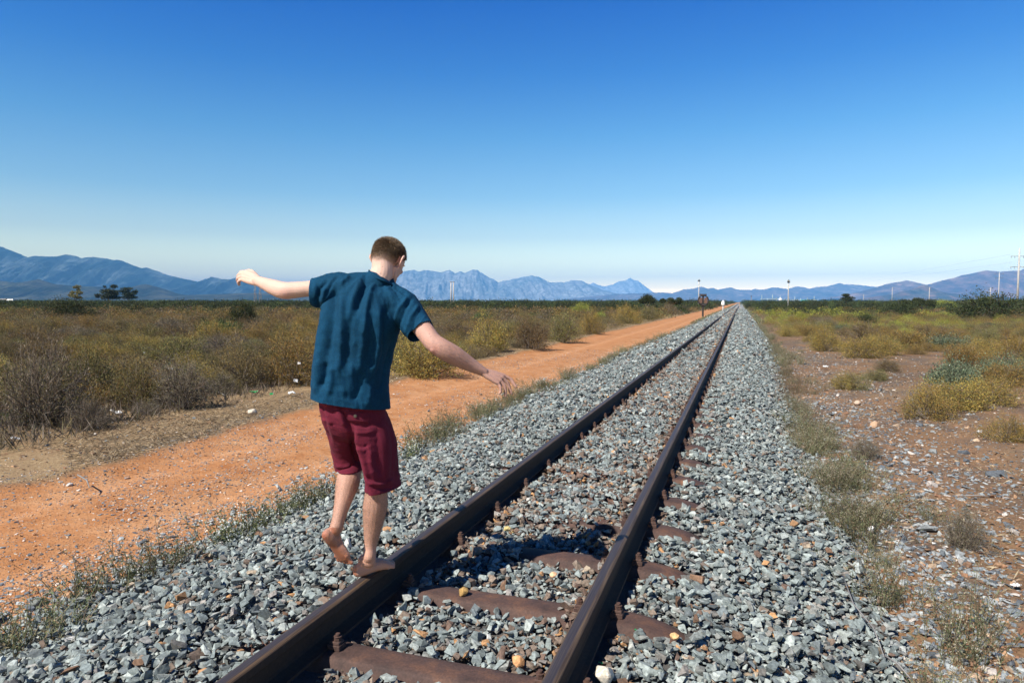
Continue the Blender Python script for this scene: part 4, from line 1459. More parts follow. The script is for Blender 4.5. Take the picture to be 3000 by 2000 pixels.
# two lattice legs below the outstretched hand
e, D = thing_at('lattice_mast', 755, 874, 'twin legged grey lattice mast showing below the outstretched left hand', 'mast', D=230)
h = hgt_of(230, 812)
for sx in (-0.85, 0.85):
    def legb(bm):
        for q in (-1, 1):
            tube(bm, [(sx+q*0.42, 0, 0), (sx+q*0.14, 0, h)], [0.10, 0.07], 6)
        for k in range(8):
            z0, z1 = h*k/8, h*(k+1)/8
            w0, w1 = 0.42-0.28*k/8, 0.42-0.28*(k+1)/8
            q = 1 if k % 2 else -1
            tube(bm, [(sx+q*w0, 0, z0), (sx-q*w1, 0, z1)], [0.06, 0.06], 5)
    mesh_part('leg', legb, MAT_POLE, e)
mesh_part('cross_arm', lambda bm: add_box(bm, (0, 0, h), (2.8, 0.3, 0.3)), MAT_POLE, e, False)

# steel pylons on the right with their wires
e1, D1, h1 = pole(2981, 868, 728, 150, 0.24, 'tall slender pylon with two cross arms at the right edge', None, 'pylon', MAT_CONC, arms=((0.870, 3.6), (0.70, 3.6)))
pyl = [(2925, 873, 799, 300, 0.24), (2901, 866, 842, 430, 0.30), (2722, 880, 842, 520, 0.32), (2613, 884, 842, 640, 0.34), (2530, 880, 862, 760, 0.3)]
plab = ['pale pylon against the purple hill, left of the tall one', 'short pylon just left of the pale one on the right', 'faint pylon before the small olive hill', 'faint pale pylon below the brown rounded hill', 'smallest pylon of the row, nearest the vanishing point']
for (px, pb, pt, D, w), lb in zip(pyl, plab):
    pole(px, pb, pt, D, w, lb, None, 'pylon', MAT_CONC, arms=((0.97, 4.0), (0.85, 3.2)), group='pylons of the power line on the right')
tops = [pix_depth(2981+30*s2, 746, 150) for s2 in (1, 0)]
wa = [(pix_depth(2945, 745, 150), pix_depth(2925-4, 800, 300)), (pix_depth(2945, 769, 150), pix_depth(2925-4, 806, 300)), (pix_depth(2921, 800, 300), pix_depth(2722, 843, 520)), (pix_depth(2722, 843, 520), pix_depth(2613, 843, 640))]
far1 = [(pix_depth(2966, 744, 150), pix_depth(2440, 822, 900)), (pix_depth(2966, 768, 150), pix_depth(2440, 826, 900))]
for k, (a, b_) in enumerate(far1):
    def wireb(bm):
        pts = []
        for t in np.linspace(0, 1, 40):
            p = a.lerp(b_, t); p.z -= 4.0*4*t*(1-t)*0.5
            pts.append(p)
        tube(bm, pts, [0.012]*40, 5)
    w_ = mesh_part('power_line', wireb, MAT_WIRE, None)
    tag(w_, 'upper thin power line from the tall pylon' if k == 0 else 'lower thin power line from the tall pylon', 'wire')

# substation gantries near the vanishing point
e, D = thing_at('substation', 2280, 879, 'pale green group of substation masts and gantries on the horizon', 'substation', D=1200)
MAT_PALEG = solid('galvanised', (0.42, 0.52, 0.50), 0.7)
for k, (dx, hh) in enumerate(((-34, 14), (-22, 8), (-12, 15), (-4, 9), (4, 12), (14, 8), (22, 10), (34, 11), (46, 8), (60, 9), (74, 12), (82, 7))):
    mesh_part('mast', lambda bm: tube(bm, [(dx*0.85, 0, 0), (dx*0.85, 0, hh)], [0.55, 0.35], 6), MAT_PALEG, e)
mesh_part('gantry', lambda bm: (add_box(bm, (-14, 1.5, 7.0), (34, 0.8, 0.7)), add_box(bm, (38, 1.5, 5.2), (60, 0.8, 0.8))), MAT_PALEG, e, False)
e, D = thing_at('shed', 2360, 880, 'low green roofed shed on the horizon right of the substation', 'shed', D=1000)
mesh_part('wall', lambda bm: add_box(bm, (0, 0, 1.6), (13, 6, 3.2)), MAT_CONC, e, False)
mesh_part('roof', lambda bm: add_box(bm, (0, 0, 4.0), (14, 7, 1.6), 0.72), solid('green_roof', (0.05, 0.32, 0.27)), e, False)
e, D = thing_at('water_tank', 2286, 880, 'white round tank on the horizon', 'tank', D=900)
mesh_part('drum', lambda bm: (add_cyl(bm, (0, 0, 3.2), 2.1, 3.0, 16), add_cyl(bm, (0, 0, 6.2), 2.1, 0.9, 16, 0, 0.4)), MAT_WHITE, e, True)
mesh_part('stand', lambda bm: [add_box(bm, (sx*1.3, sy*1.3, 1.6), (0.3, 0.3, 3.2)) for sx in (-1, 1) for sy in (-1, 1)], MAT_POLE, e, False)
# long white roofed building and a dark shed on the left
e, D = thing_at('white_building', 34, 871, 'long low white roofed building below the foothills, far left', 'building', D=700)
mesh_part('wall', lambda bm: add_box(bm, (0, 0, 1.6), (6.6, 5, 3.2)), solid('wall_grey', (0.30, 0.30, 0.31)), e, False)
mesh_part('roof', lambda bm: add_box(bm, (0, 0, 4.0), (7.2, 6, 1.4), 0.8), MAT_WHITE, e, False)
e, D = thing_at('dark_barn', 14, 872, 'dark barn left of the white roofed building', 'building', D=720)
mesh_part('wall', lambda bm: add_box(bm, (0, 0, 2.0), (7.0, 5, 4.0)), MAT_DARKST, e, False)
mesh_part('roof', lambda bm: add_box(bm, (0, 0, 4.7), (7.6, 6, 1.2), 0.75), MAT_POLE, e, False)


# trees
def tree(px, pb, D, blobs, trunkpts, label, pal='dark', leaf=0.45, n=2600, name='tree'):
    """blobs: (px, py, rx px, ry px); crown of leaf clumps, trunk with limbs to every clump"""
    g = pix_depth(px, pb, D); g.z = -0.5
    e = empty(name, g); tag(e, label, 'tree')
    r = np.random.default_rng(int(px))
    P, Bc = [], []
    sc = D/2000
    for (bx, by, rx, ry) in blobs:
        k = int(n*rx*ry/sum(b[2]*b[3] for b in blobs))
        c = np.array(pix_depth(bx, by, D))-np.array(g)+FHn0*r.normal(0, rx*sc*0.4)
        u = unit(r.normal(size=(k, 3)))*(r.uniform(0.35, 1.0, (k, 1))**0.5)
        sub = r.integers(0, 9, k); so_ = unit(r.normal(size=(9, 3)))*0.45
        u = u*0.62+so_[sub]
        P.append(c+u[:, :1]*np.array(RT)*rx*sc+u[:, 1:2]*FHn0*rx*sc+u[:, 2:]*np.array([0, 0, ry*sc]))
        Bc.append(c)
    P = np.concatenate(P)
    Dd = unit(r.normal(0, 1, P.shape)+np.array([0, 0, 0.3]))
    v, T = tri_leaves(P, Dd, leaf*r.uniform(0.6, 1.4, len(P)), leaf*0.6*r.uniform(0.6, 1.4, len(P)), r)
    me = np_mesh('crown', v, T, pal_cols(pal, len(P), r, 0.3).repeat(4, 0)); me.materials.append(MAT_LEAF)
    link('crown', me, e)

    def tb(bm):
        h0 = min(c[2] for c in Bc)*0.5
        tube(bm, [(0, 0, 0), (0.1, 0, h0*0.5), (0, 0, h0)], [0.035*D/10*0.12+0.10, 0.09+0.002*D*0.1, 0.10], 8)
        for c in Bc:
            m = np.array(c)*0.5+np.array([0, 0, h0*0.4])
            tube(bm, [(0, 0, h0*0.9), tuple(m), tuple(c)], [0.09, 0.06, 0.03], 6)
    link('trunk', to_mesh(bmesh_from(tb), 'trunk', True), e, MAT_BARK)
    return e


def bmesh_from(f):
    bm = bmesh.new(); f(bm); return bm


FHn0 = np.array(FH)
tree(221, 872, 330, [(222, 840, 11, 5), (213, 857, 8, 5), (234, 857, 11, 6), (222, 866, 17, 5), (228, 848, 7, 3), (224, 872, 14, 5)], None, 'single open crowned tree on the left horizon', 'olive', 0.5, 2600)
tree(320, 873, 330, [(331, 840, 12, 6), (308, 840, 6, 2.5), (318, 853, 22, 7), (322, 864, 26, 8), (342, 856, 10, 7), (286, 866, 9, 7), (312, 872, 22, 6), (338, 872, 18, 6)], None, 'wide umbrella crowned tree on the left horizon, the taller of a touching pair', 'dark', 0.55, 4200)
tree(375, 873, 335, [(374, 845, 18, 3.5), (368, 853, 16, 5), (380, 862, 22, 7), (394, 854, 8, 4), (376, 871, 24, 6)], None, 'flat topped tree on the left horizon, right one of a touching pair', 'dark', 0.5, 3000)
tree(1896, 892, 115, [(1896, 873, 20, 13), (1885, 880, 16, 10), (1908, 880, 16, 10)], None, 'dark green dome shaped tree left of the sign post', 'dark', 0.16, 5200)
tree(1955, 896, 125, [(1943, 881, 12, 8), (1965, 880, 16, 9), (1988, 880, 13, 9), (1975, 886, 20, 8)], None, 'dark green spreading tree between the dome shaped one and the sign post', 'dark', 0.16, 5200)
tree(2478, 885, 190, [(2470, 866, 12, 6), (2483, 864, 9, 4), (2478, 876, 22, 8)], None, 'dark tree standing out of the right horizon thicket', 'dark', 0.25, 2600)
tree(2888, 905, 130, [(2860, 884, 26, 9), (2885, 878, 24, 11), (2915, 882, 26, 9), (2940, 888, 24, 10), (2840, 892, 22, 9)], None, 'large grey green bushy tree at the right, below the pale pylon', 'dark', 0.16, 8000)
tree(2990, 905, 120, [(2975, 888, 24, 12), (3005, 884, 26, 13), (3040, 886, 26, 12)], None, 'dark green bushy tree at the right edge at the foot of the tall pylon', 'dark', 0.16, 7000)
tree(2700, 905, 120, [(2660, 884, 22, 13), (2690, 886, 26, 14), (2720, 888, 20, 12)], None, 'dark green bushy tree holding back the golden scrub on the right', 'dark', 0.16, 6000)

# ------------------------------------------------------------------ litter
MAT_PLAST = solid('white_plastic', (0.62, 0.62, 0.60), 0.45, 0, 30, 0.08, 0.2)
MAT_GREENG = solid('green_glass', (0.02, 0.32, 0.10), 0.12, 0, 30, 0.3, 0.2)


def scrap(px, py, z, size, label, mat=None, cat='litter', name='plastic_scrap', seed=None, D=None, tall=1.0):
    """a crumpled sheet"""
    r = np.random.default_rng(int(px*7+py) if seed is None else seed)
    n = 9
    u, v = np.meshgrid(np.linspace(-1, 1, n), np.linspace(-1, 1, n))
    k = 1-0.35*r.random((n, n))
    Vv = np.stack([u*k, v*k*0.7, 0.35*r.random((n, n))+0.5*np.sin(u*2.3+r.uniform(0, 6))*np.cos(v*2+r.uniform(0, 6))*0.4], -1).reshape(-1, 3)*size
    Vv *= 0.48
    Vv[:, 2] *= tall
    i = (np.arange(n-1)[:, None]*n+np.arange(n-1)[None]).ravel()
    T = np.stack([i, i+1, i+1+n, i+n], 1)
    me = np_mesh(name, Vv, T, smooth=False)
    o = link(name, me, mat=mat or MAT_PLAST)
    md = o.modifiers.new('t', 'SOLIDIFY'); md.thickness = size*0.03
    p = pix_ground(px, py, z) if D is None else pix_depth(px, py, D)
    o.location = (p.x, p.y, p.z+size*0.25)
    if D is not None: o.rotation_euler = (1.2, 0.2, YAW+r.uniform(-.5, .5))
    else: o.rotation_euler = (r.uniform(-.2, .2), r.uniform(-.2, .2), r.uniform(0, 6))
    tag(o, label, cat)
    return o


scrap(866, 1118, 0, 0.10, 'torn white plastic bag hanging low in the golden olive bush', D=13.0, tall=0.6)
scrap(876, 1066, 0, 0.07, 'small white plastic strip caught high in the golden olive bush', D=13.3, tall=0.6)
scrap(745, 1155, -0.42, 0.16, 'green bottle glass on the soil left of the person', MAT_GREENG, 'glass', 'bottle_glass')
scrap(795, 1158, -0.42, 0.10, 'pale green glass scrap right of the bottle glass', MAT_GREENG, 'glass', 'bottle_glass')
scrap(855, 1158, -0.42, 0.17, 'pale crumpled sheet near the blue shirt hem', MAT_PLAST)
scrap(615, 1125, -0.42, 0.10, 'white scrap on the soil below the dense brown bush')
scrap(660, 1120, -0.42, 0.09, 'white scrap right of the other one below the dense brown bush')
scrap(340, 1218, -0.42, 0.20, 'long pale bone like scrap lying before the twiggy bushes')
scrap(155, 1218, -0.42, 0.08, 'white scrap left of the dry grass clump')
scrap(190, 1212, -0.42, 0.07, 'white scrap beside the dry grass clump')
scrap(45, 1290, -0.42, 0.11, 'pale flat scrap on the dry grass at the left edge')
scrap(390, 923, -0.2, 0.32, 'white plastic bag far out in the left scrub')
scrap(394, 898, -0.2, 0.30, 'pale bag on the ground behind the white one, left scrub')
scrap(423, 1034, 0.1, 0.05, 'tiny white speck of litter among the left bushes')
scrap(500, 1083, 0.0, 0.09, 'pale scrap in the scrub above the twiggy bushes')
scrap(2702, 913, -0.1, 0.30, 'white bag caught in a dark bush on the right')
scrap(2691, 961, -0.1, 0.16, 'white scrap among the golden bushes on the right')
scrap(2418, 1078, -0.40, 0.16, 'large white scrap on the red soil right of the weeds')
scrap(2468, 1130, -0.40, 0.15, 'grey white sheet lying on the stony soil')
scrap(2958, 1030, -0.3, 0.13, 'white scrap in the scrub near the right edge')
scrap(2780, 1073, -0.38, 0.10, 'small white scrap on red soil before the golden bushes')
scrap(2525, 1001, -0.40, 0.12, 'white litter at the foot of the golden bush row')
scrap(2445, 1212, -0.40, 0.07, 'small white scrap above the stony verge')
scrap(2548, 1550, -0.41, 0.045, 'white plastic scrap among the weeds, larger of two')
scrap(2735, 1595, -0.41, 0.04, 'white crumpled scrap on the stones right of the weeds')
scrap(2975, 1722, -0.41, 0.07, 'white crumpled wrapper at the right edge')
scrap(2870, 1270, -0.40, 0.10, 'pale crumpled paper beyond the round golden bush')
scrap(1759, 1944, -0.17, 0.022, 'bright green glass shard in the ballast right of the right rail', MAT_GREENG, 'glass', 'bottle_glass')
scrap(1862, 1846, -0.17, 0.016, 'small dark green glass shard near the nearest sleeper end', MAT_GREENG, 'glass', 'bottle_glass')
scrap(1170, 1120, -0.44, 0.05, 'white scrap on the soil just right of the shirt')
scrap(1388, 1028, -0.42, 0.16, 'pale stone like scrap at the road edge bushes')
scrap(1545, 1020, -0.42, 0.12, 'white litter at the foot of the roadside bushes')
scrap(1294, 937, -0.3, 0.16, 'white scrap on the scrub right of the shoulder')
# dead sticks
for (x0, y0, x1, y1, lb) in ((905, 1335, 930, 1385, ''),):
    pass


def stick(pts, z, r_, label):
    P = [pix_ground(a, b, z) for a, b in pts]
    rr = random.Random(int(pts[0][0]))
    bm = bmesh.new()
    tube(bm, [(p.x, p.y, p.z+rr.uniform(0.0, 0.03)) for p in P], [r_]*(len(P)-1)+[r_*0.5], 6)
    o = link('dead_stick', to_mesh(bm, 'dead_stick', True), mat=MAT_BARK if z > -0.3 else MAT_POLE)
    tag(o, label, 'stick')


stick([(2590, 1930), (2630, 1955), (2668, 1995)], -0.40, 0.005, 'dead grey stick in the weeds at the bottom right')
stick([(2665, 1640), (2700, 1665), (2735, 1690)], -0.40, 0.004, 'thin pale stick on the stones right of the weeds')
stick([(2470, 1690), (2500, 1780), (2560, 1850), (2590, 1930)], -0.36, 0.004, 'long dry stalk lying along the weeds')
stick([(228, 1398), (255, 1412), (262, 1430)], -0.40, 0.008, 'forked dead twig at the left edge of the dirt road')
stick([(605, 1130), (640, 1150), (660, 1160)], -0.40, 0.012, 'bent dead branch on the soil below the brown bush')
stick([(2810, 1455), (2870, 1458), (2900, 1460)], -0.40, 0.006, 'straight dry stick lying across the stony soil')
# ------------------------------------------------------------------ the person
FHn, RTn = np.array(FH), np.array(RT)


def J(px, py, D):
    return np.array(pix_depth(px, py, D))


def to_px(V):
    v = V-np.array([0, 0, CAM_H])
    w = v@np.array(FW)
    return 1500+2000*(v@np.array(RT))/w, 1000-2000*(v@np.array(UP))/w


def catmull(P, n):
    P = np.asarray(P, float)
    Q = np.vstack([2*P[0]-P[1], P, 2*P[-1]-P[-2]])
    out = []
    for i in range(len(P)-1):
        p0, p1, p2, p3 = Q[i], Q[i+1], Q[i+2], Q[i+3]
        for t in np.linspace(0, 1, n, endpoint=False):
            out.append(0.5*((2*p1)+(-p0+p2)*t+(2*p0-5*p1+4*p2-p3)*t*t+(-p0+3*p1-3*p2+p3)*t**3))
    out.append(P[-1])
    return np.array(out)


class Soup:
    """closed overlapping solids that are fused into one skin afterwards"""
    def __init__(s): s.V = []; s.T = []; s.n = 0

    def add(s, V, T):
        s.V.append(np.asarray(V, float)); s.T.append(np.asarray(T)+s.n); s.n += len(V)

    def rings(s, R):
        """R (m,k,3) rings closed with fans"""
        m, k, _ = R.shape
        V = list(R.reshape(-1, 3)); T = []
        for j in range(m-1):
            for i in range(k):
                a, b = j*k+i, j*k+(i+1) % k
                T += [(a, b, b+k), (a, b+k, a+k)]
        c0 = len(V); V.append(R[0].mean(0)); V.append(R[-1].mean(0))
        for i in range(k):
            T.append((c0, (i+1) % k, i)); T.append((c0+1, (m-1)*k+i, (m-1)*k+(i+1) % k))
        s.add(V, T)

    def limb(s, P, ra, rb=None, hint=(0, 0, 1), n=6, k=20, cap=True):
        """tapered tube through P; ra across, rb along hint"""
        rb = ra if rb is None else rb
        C = catmull(P, n)
        A = catmull(np.stack([ra, rb], 1), n)
        D = np.gradient(C, axis=0); D = unit(D)
        H = np.array(hint, float)[None]
        B = unit(H-(D*H).sum(1, keepdims=True)*D)
        Sd = np.cross(D, B)
        th = np.linspace(0, 2*np.pi, k, endpoint=False)
        R = C[:, None]+Sd[:, None]*(A[:, 0, None]*np.cos(th))[..., None]+B[:, None]*(A[:, 1, None]*np.sin(th))[..., None]
        if cap:
            caps0, caps1 = [], []
            for q in (0.95, 0.75, 0.4):
                f = math.sqrt(1-q*q)
                rr0 = min(A[0]); rr1 = min(A[-1])
                caps0.append(C[0]+(R[0]-C[0])*f-D[0]*rr0*q)
                caps1.append(C[-1]+(R[-1]-C[-1])*f+D[-1]*rr1*q)
            R = np.concatenate([np.array(caps0), R, np.array(caps1[::-1])])
        s.rings(R)

    def ell(s, c, ax, k=20):
        """ellipsoid, ax = three axis vectors"""
        ax = np.asarray(ax, float)
        ph = np.linspace(0.02, np.pi-0.02, 14)
        th = np.linspace(0, 2*np.pi, k, endpoint=False)
        R = np.array([[c+ax[0]*math.sin(p)*math.cos(t)+ax[1]*math.sin(p)*math.sin(t)+ax[2]*math.cos(p) for t in th] for p in ph])
        s.rings(R)

    def hull_rings(s, rows, power=2.4, k=40, n=5):
        """rows of (left point, right point, depth half axis, depth offset)"""
        L = catmull([r[0] for r in rows], n); R_ = catmull([r[1] for r in rows], n)
        d = catmull([[r[2], r[3]] for r in rows], n)
        th = np.linspace(0, 2*np.pi, k, endpoint=False)
        ct = np.sign(np.cos(th))*np.abs(np.cos(th))**(2/power); st = np.sign(np.sin(th))*np.abs(np.sin(th))**(2/power)
        c = (L+R_)/2+FHn*d[:, 1:2]
        a = (R_-L)/2
        R = c[:, None]+a[:, None]*ct[None, :, None]+FHn[None, None]*(d[:, 0, None]*st[None])[..., None]
        s.rings(R)

    def fuse(s, name, voxel, smooth=4, fac=0.5):
        me = np_mesh(name+'_raw', np.concatenate(s.V), np.concatenate(s.T))
        o = bpy.data.objects.new(name+'_raw', me)
        COL.objects.link(o)
        md = o.modifiers.new('r', 'REMESH'); md.mode = 'VOXEL'; md.voxel_size = voxel
        sm = o.modifiers.new('s', 'SMOOTH'); sm.iterations = smooth; sm.factor = fac
        dg = bpy.context.evaluated_depsgraph_get()
        out = bpy.data.meshes.new_from_object(o.evaluated_get(dg))
        bpy.data.objects.remove(o)
        out.name = name
        return out


def verts_of(me):
    V = np.empty(len(me.vertices)*3, np.float32); me.vertices.foreach_get('co', V)
    Nn = np.empty(len(me.vertices)*3, np.float32); me.vertices.foreach_get('normal', Nn)
    return V.reshape(-1, 3).astype(float), Nn.reshape(-1, 3).astype(float)


def set_verts(me, V):
    me.vertices.foreach_set('co', np.ascontiguousarray(V, dtype=np.float32).ravel())
    me.update()


def set_col(me, c):
    a = me.attributes.new('col', 'FLOAT_COLOR', 'POINT')
    cc = np.ones((len(me.vertices), 4), np.float32); cc[:, :3] = c
    a.data.foreach_set('color', cc.ravel())


def smooth_shade(me):
    me.polygons.foreach_set('use_smooth', np.ones(len(me.polygons), dtype=bool))


def noise3(V, sc, seed):
    return (fbm(V[:, 0]*sc+V[:, 2]*sc*0.73, V[:, 1]*sc-V[:, 2]*sc*0.41, seed, 3)+fbm(V[:, 2]*sc+3.1, V[:, 0]*sc*0.6-V[:, 1]*sc*0.8, seed+3, 3))/2


def seg_dist(x, y, pts):
    """distance to a polyline and the fraction along it"""
    best = np.full(len(x), 1e9); fr = np.zeros(len(x)); side = np.zeros(len(x))
    L = [math.dist(a, b) for a, b in zip(pts[:-1], pts[1:])]; tot = sum(L); acc = 0
    for (a, b), l in zip(zip(pts[:-1], pts[1:]), L):
        dx, dy = (b[0]-a[0])/l, (b[1]-a[1])/l
        t = np.clip((x-a[0])*dx+(y-a[1])*dy, 0, l)
        d = np.hypot(x-a[0]-dx*t, y-a[1]-dy*t)
        m = d < best
        best = np.where(m, d, best); fr = np.where(m, (acc+t)/tot, fr)
        acc += l
    return best, fr


def folds(V, Nn, lines, back=True):
    """ridges (+) and valleys (-) along lines laid over the side towards the camera"""
    x, y = to_px(V)
    f = np.clip(-(Nn@FHn)*1.6+0.25, 0, 1) if back else np.ones(len(V))
    d = np.zeros(len(V))
    for amp, w, pts in lines:
        dist_, fr = seg_dist(x, y, pts)
        d += amp*np.exp(-(dist_/w)**2)*np.minimum(1, np.minimum(fr, 1-fr)*5+0.15)
    return d*f


# --- body -----------------------------------------------------------
B = Soup()
sL, sR = J(985, 842, 3.46), J(1200, 900, 3.45)
# torso under the clothes
B.hull_rings([(J(975, 1200, 3.47), J(1092, 1208, 3.49), 0.060, 0), (J(962, 1150, 3.46), J(1106, 1165, 3.48), 0.080, 0), (J(957, 1110, 3.46), J(1112, 1130, 3.46), 0.088, 0), (J(962, 1040, 3.46), J(1122, 1060, 3.46), 0.085, 0),
              (J(965, 950, 3.46), J(1150, 985, 3.46), 0.10, 0), (J(975, 880, 3.46), J(1180, 930, 3.46), 0.095, 0), (J(1010, 840, 3.47), J(1180, 880, 3.47), 0.065, 0), (J(1060, 825, 3.48), J(1150, 850, 3.48), 0.045, 0)])
# standing leg
B.limb([J(1076, 1205, 3.48), J(1100, 1290, 3.465), J(1106, 1400, 3.44), J(1103, 1440, 3.43), J(1099, 1485, 3.435), J(1092, 1545, 3.44), J(1085, 1598, 3.435), J(1082, 1630, 3.42)],
       [0.060, 0.074, 0.060, 0.056, 0.0615, 0.047, 0.0325, 0.033], [0.060, 0.074, 0.058, 0.058, 0.064, 0.050, 0.038, 0.040], hint=FHn)
# raised leg
kneeL = J(1036, 1345, 3.60); ankL = J(985, 1546, 3.33)
B.limb([J(1008, 1205, 3.48), J(1014, 1270, 3.53), kneeL, kneeL*0.80+ankL*0.20, kneeL*0.64+ankL*0.36, kneeL*0.40+ankL*0.60, kneeL*0.14+ankL*0.86, ankL],
       [0.060, 0.072, 0.057, 0.056, 0.060, 0.045, 0.0325, 0.032], [0.060, 0.074, 0.060, 0.060, 0.064, 0.049, 0.039, 0.038], hint=FHn)


def foot(heel, toe, up, ankle, side):
    """heel: back of heel at the sole, toe: tip; side +1 when the big toe is on the +lateral side"""
    f = toe-heel; L = max(np.linalg.norm(f), 0.225); f = f/np.linalg.norm(f)
    up = up-f*(up@f); up = up/np.linalg.norm(up)
    la = np.cross(f, up)*side
    q = L/0.255

    def p(x, y, z): return heel+(f*x+la*y+up*z)*q
    B.limb([p(.026, 0, .030), p(.055, 0, .034), p(.10, -.004, .038), p(.15, .002, .031), p(.185, .003, .022), p(.205, .002, .016)],
           [.028*q, .033*q, .033*q, .043*q, .0490*q, .047*q], [.030*q, .035*q, .034*q, .030*q, .024*q, .018*q], hint=up)
    B.limb([ankle, p(.062, 0, .070), p(.10, .004, .052), p(.15, .006, .036), p(.188, .008, .027)], [.031, .033*q, .030*q, .030*q, .030*q], [.038, .038*q, .030*q, .023*q, .014*q], hint=up)
    B.limb([ankle*0.6+p(.03, 0, .06)*0.4, p(.022, 0, .050), p(.026, 0, .030)], [.016, .020*q, .024*q], [.014, .018*q, .022*q], hint=f)
    for sgn in (1, -1):
        B.ell(p(.062, .030*sgn, .078), [f*.013, la*.010, up*.014])
    for (y, ln, r_) in ((.034, .055, .0122), (.0130, .053, .0086), (-.004, .047, .0083), (-.0205, .040, .0080), (-.0360, .032, .0082)):
        B.limb([p(.192-abs(y-.02)*.25, y, .013), p(.192+ln*.5-abs(y-.02)*.25, y*1.04, .0135), p(.192+ln-abs(y-.02)*.25, y*1.04, .0095)], [r_*1.15*q, r_*.95*q, r_*1.08*q], [r_*1.0*q, r_*.9*q, r_*.85*q], hint=up, k=14)
        B.ell(p(.192+ln*.97-abs(y-.02)*.25, y*1.04, .0085), [f*r_*1.1, la*r_*1.15, up*r_*.8], k=14)


foot(np.array([-1.838, 2.962, -0.001]), np.array([-1.712, 3.186, 0.004]), np.array([0, 0, 1.0]), J(1083, 1640, 3.425), -1)
heelL = J(943, 1569, 3.265); toeL = J(1012, 1652, 3.345)
upL = FHn*0.90+RTn*0.36+np.array([0, 0, 0.18])
foot(heelL, toeL, upL, ankL, 1)
# arms
eL, wL = J(833, 851, 3.46), J(752, 821, 3.61)
B.limb([J(1000, 850, 3.47), J(960, 846, 3.46), J(905, 846, 3.455), J(868, 849, 3.455), eL, J(803, 842, 3.50), J(775, 831, 3.565), wL],
       [0.055, 0.048, 0.042, 0.040, 0.040, 0.038, 0.029, 0.0245], [0.055, 0.050, 0.040, 0.041, 0.044, 0.0405, 0.032, 0.0265], hint=(0, 0, 1))
B.ell(J(836, 862, 3.445), [RTn*0.022, FHn*0.020, np.array([0, 0, 0.021])])
eR, wR = J(1283, 1018, 3.30), J(1419, 1090, 3.37)
B.limb([J(1190, 895, 3.45), J(1222, 940, 3.40), J(1248, 975, 3.35), J(1270, 1003, 3.31), J(1298, 1022, 3.30), J(1335, 1043, 3.32), J(1378, 1068, 3.35), wR],
       [0.055, 0.050, 0.046, 0.044, 0.046, 0.043, 0.033, 0.0235], [0.055, 0.052, 0.047, 0.046, 0.048, 0.047, 0.035, 0.0215], hint=np.array([0, 0, 1.0]))
B.ell(J(1273, 1022, 3.285), [RTn*0.024, FHn*0.024, np.array([0, 0, 0.022])])


def finger(pts, r0, r1):
    n = len(pts)
    rr_ = np.linspace(r0, r1, n)
    rr_[1:-1] *= 1.03
    B.limb(pts, rr_, rr_*0.92, hint=FHn+np.array([0, 0, .3]), n=5, k=14)


# right hand: back of the hand towards the camera, fingers hanging
kn = [J(1476, 1100, 3.415), J(1472, 1106, 3.395), J(1466, 1114, 3.375), J(1459, 1122, 3.36)]       # index .. little
pn = np.cross(kn[0]-kn[3], wR-kn[1]); pn = pn/np.linalg.norm(pn)
for k_i, (kk, wo_) in enumerate(zip(kn, (0.014, 0.005, -0.004, -0.013))):
    dirk = (kn[0]-kn[3])/np.linalg.norm(kn[0]-kn[3])
    B.limb([wR+dirk*wo_, (wR+dirk*wo_)*0.45+kk*0.55, kk], [0.0135, 0.0145, 0.0115], [0.0135, 0.0125, 0.0105], hint=pn, k=16)
finger([kn[0], J(1495, 1110, 3.42), J(1504, 1122, 3.415), J(1512, 1133, 3.41)], 0.0098, 0.0068)
finger([kn[1], J(1487, 1122, 3.40), J(1493, 1139, 3.40), J(1497, 1152, 3.395)], 0.0102, 0.0070)
finger([kn[2], J(1478, 1130, 3.375), J(1481, 1146, 3.375), J(1480, 1160, 3.37)], 0.0100, 0.0070)
finger([kn[3], J(1466, 1134, 3.355), J(1467, 1144, 3.355), J(1464, 1152, 3.35)], 0.0090, 0.0062)
finger([wR*0.75+kn[0]*0.25+FHn*0.006, J(1446, 1106, 3.435), J(1459, 1120, 3.45), J(1467, 1131, 3.455)], 0.0135, 0.0085)
# left hand: loosely curled, knuckles up and out, thumb along the top
kn = [J(719, 796, 3.665), J(713, 802, 3.66), J(710, 810, 3.655), J(710, 818.5, 3.65)]
pn = FHn
dirk = (kn[0]-kn[3])/np.linalg.norm(kn[0]-kn[3])
for kk, wo_ in zip(kn, (0.016, 0.006, -0.005, -0.016)):
    B.limb([wL+dirk*wo_, (wL+dirk*wo_)*0.5+kk*0.5, kk], [0.0145, 0.0155, 0.0115], [0.014, 0.013, 0.0105], hint=pn, k=16)
finger([kn[0], J(706, 797, 3.675), J(703, 806, 3.70), J(708, 811, 3.715)], 0.0098, 0.0072)
finger([kn[1], J(699.5, 805, 3.67), J(697.5, 814, 3.695), J(703, 819, 3.71)], 0.0102, 0.0074)
finger([kn[2], J(697, 815, 3.665), J(696.5, 824, 3.69), J(701.5, 828, 3.705)], 0.0098, 0.0072)
finger([kn[3], J(699, 824, 3.655), J(699, 832, 3.665), J(702, 834, 3.68)], 0.0088, 0.0066)
finger([wL+dirk*0.015, J(742, 799, 3.66), J(730, 793, 3.70), J(722, 795, 3.73)], 0.0135, 0.0085)

# neck and head
HC = J(1137, 764, 3.54)
yaw, pit, rol = math.radians(23), math.radians(24), math.radians(7)
hf = (RTn*math.sin(yaw)+FHn*math.cos(yaw))*math.cos(pit)-np.array([0, 0, 1.0])*math.sin(pit)
hr = RTn*math.cos(yaw)-FHn*math.sin(yaw)
hu = np.cross(hr, hf)
hr2 = hr*math.cos(rol)-hu*math.sin(rol); hu = hu*math.cos(rol)+hr*math.sin(rol); hr = hr2


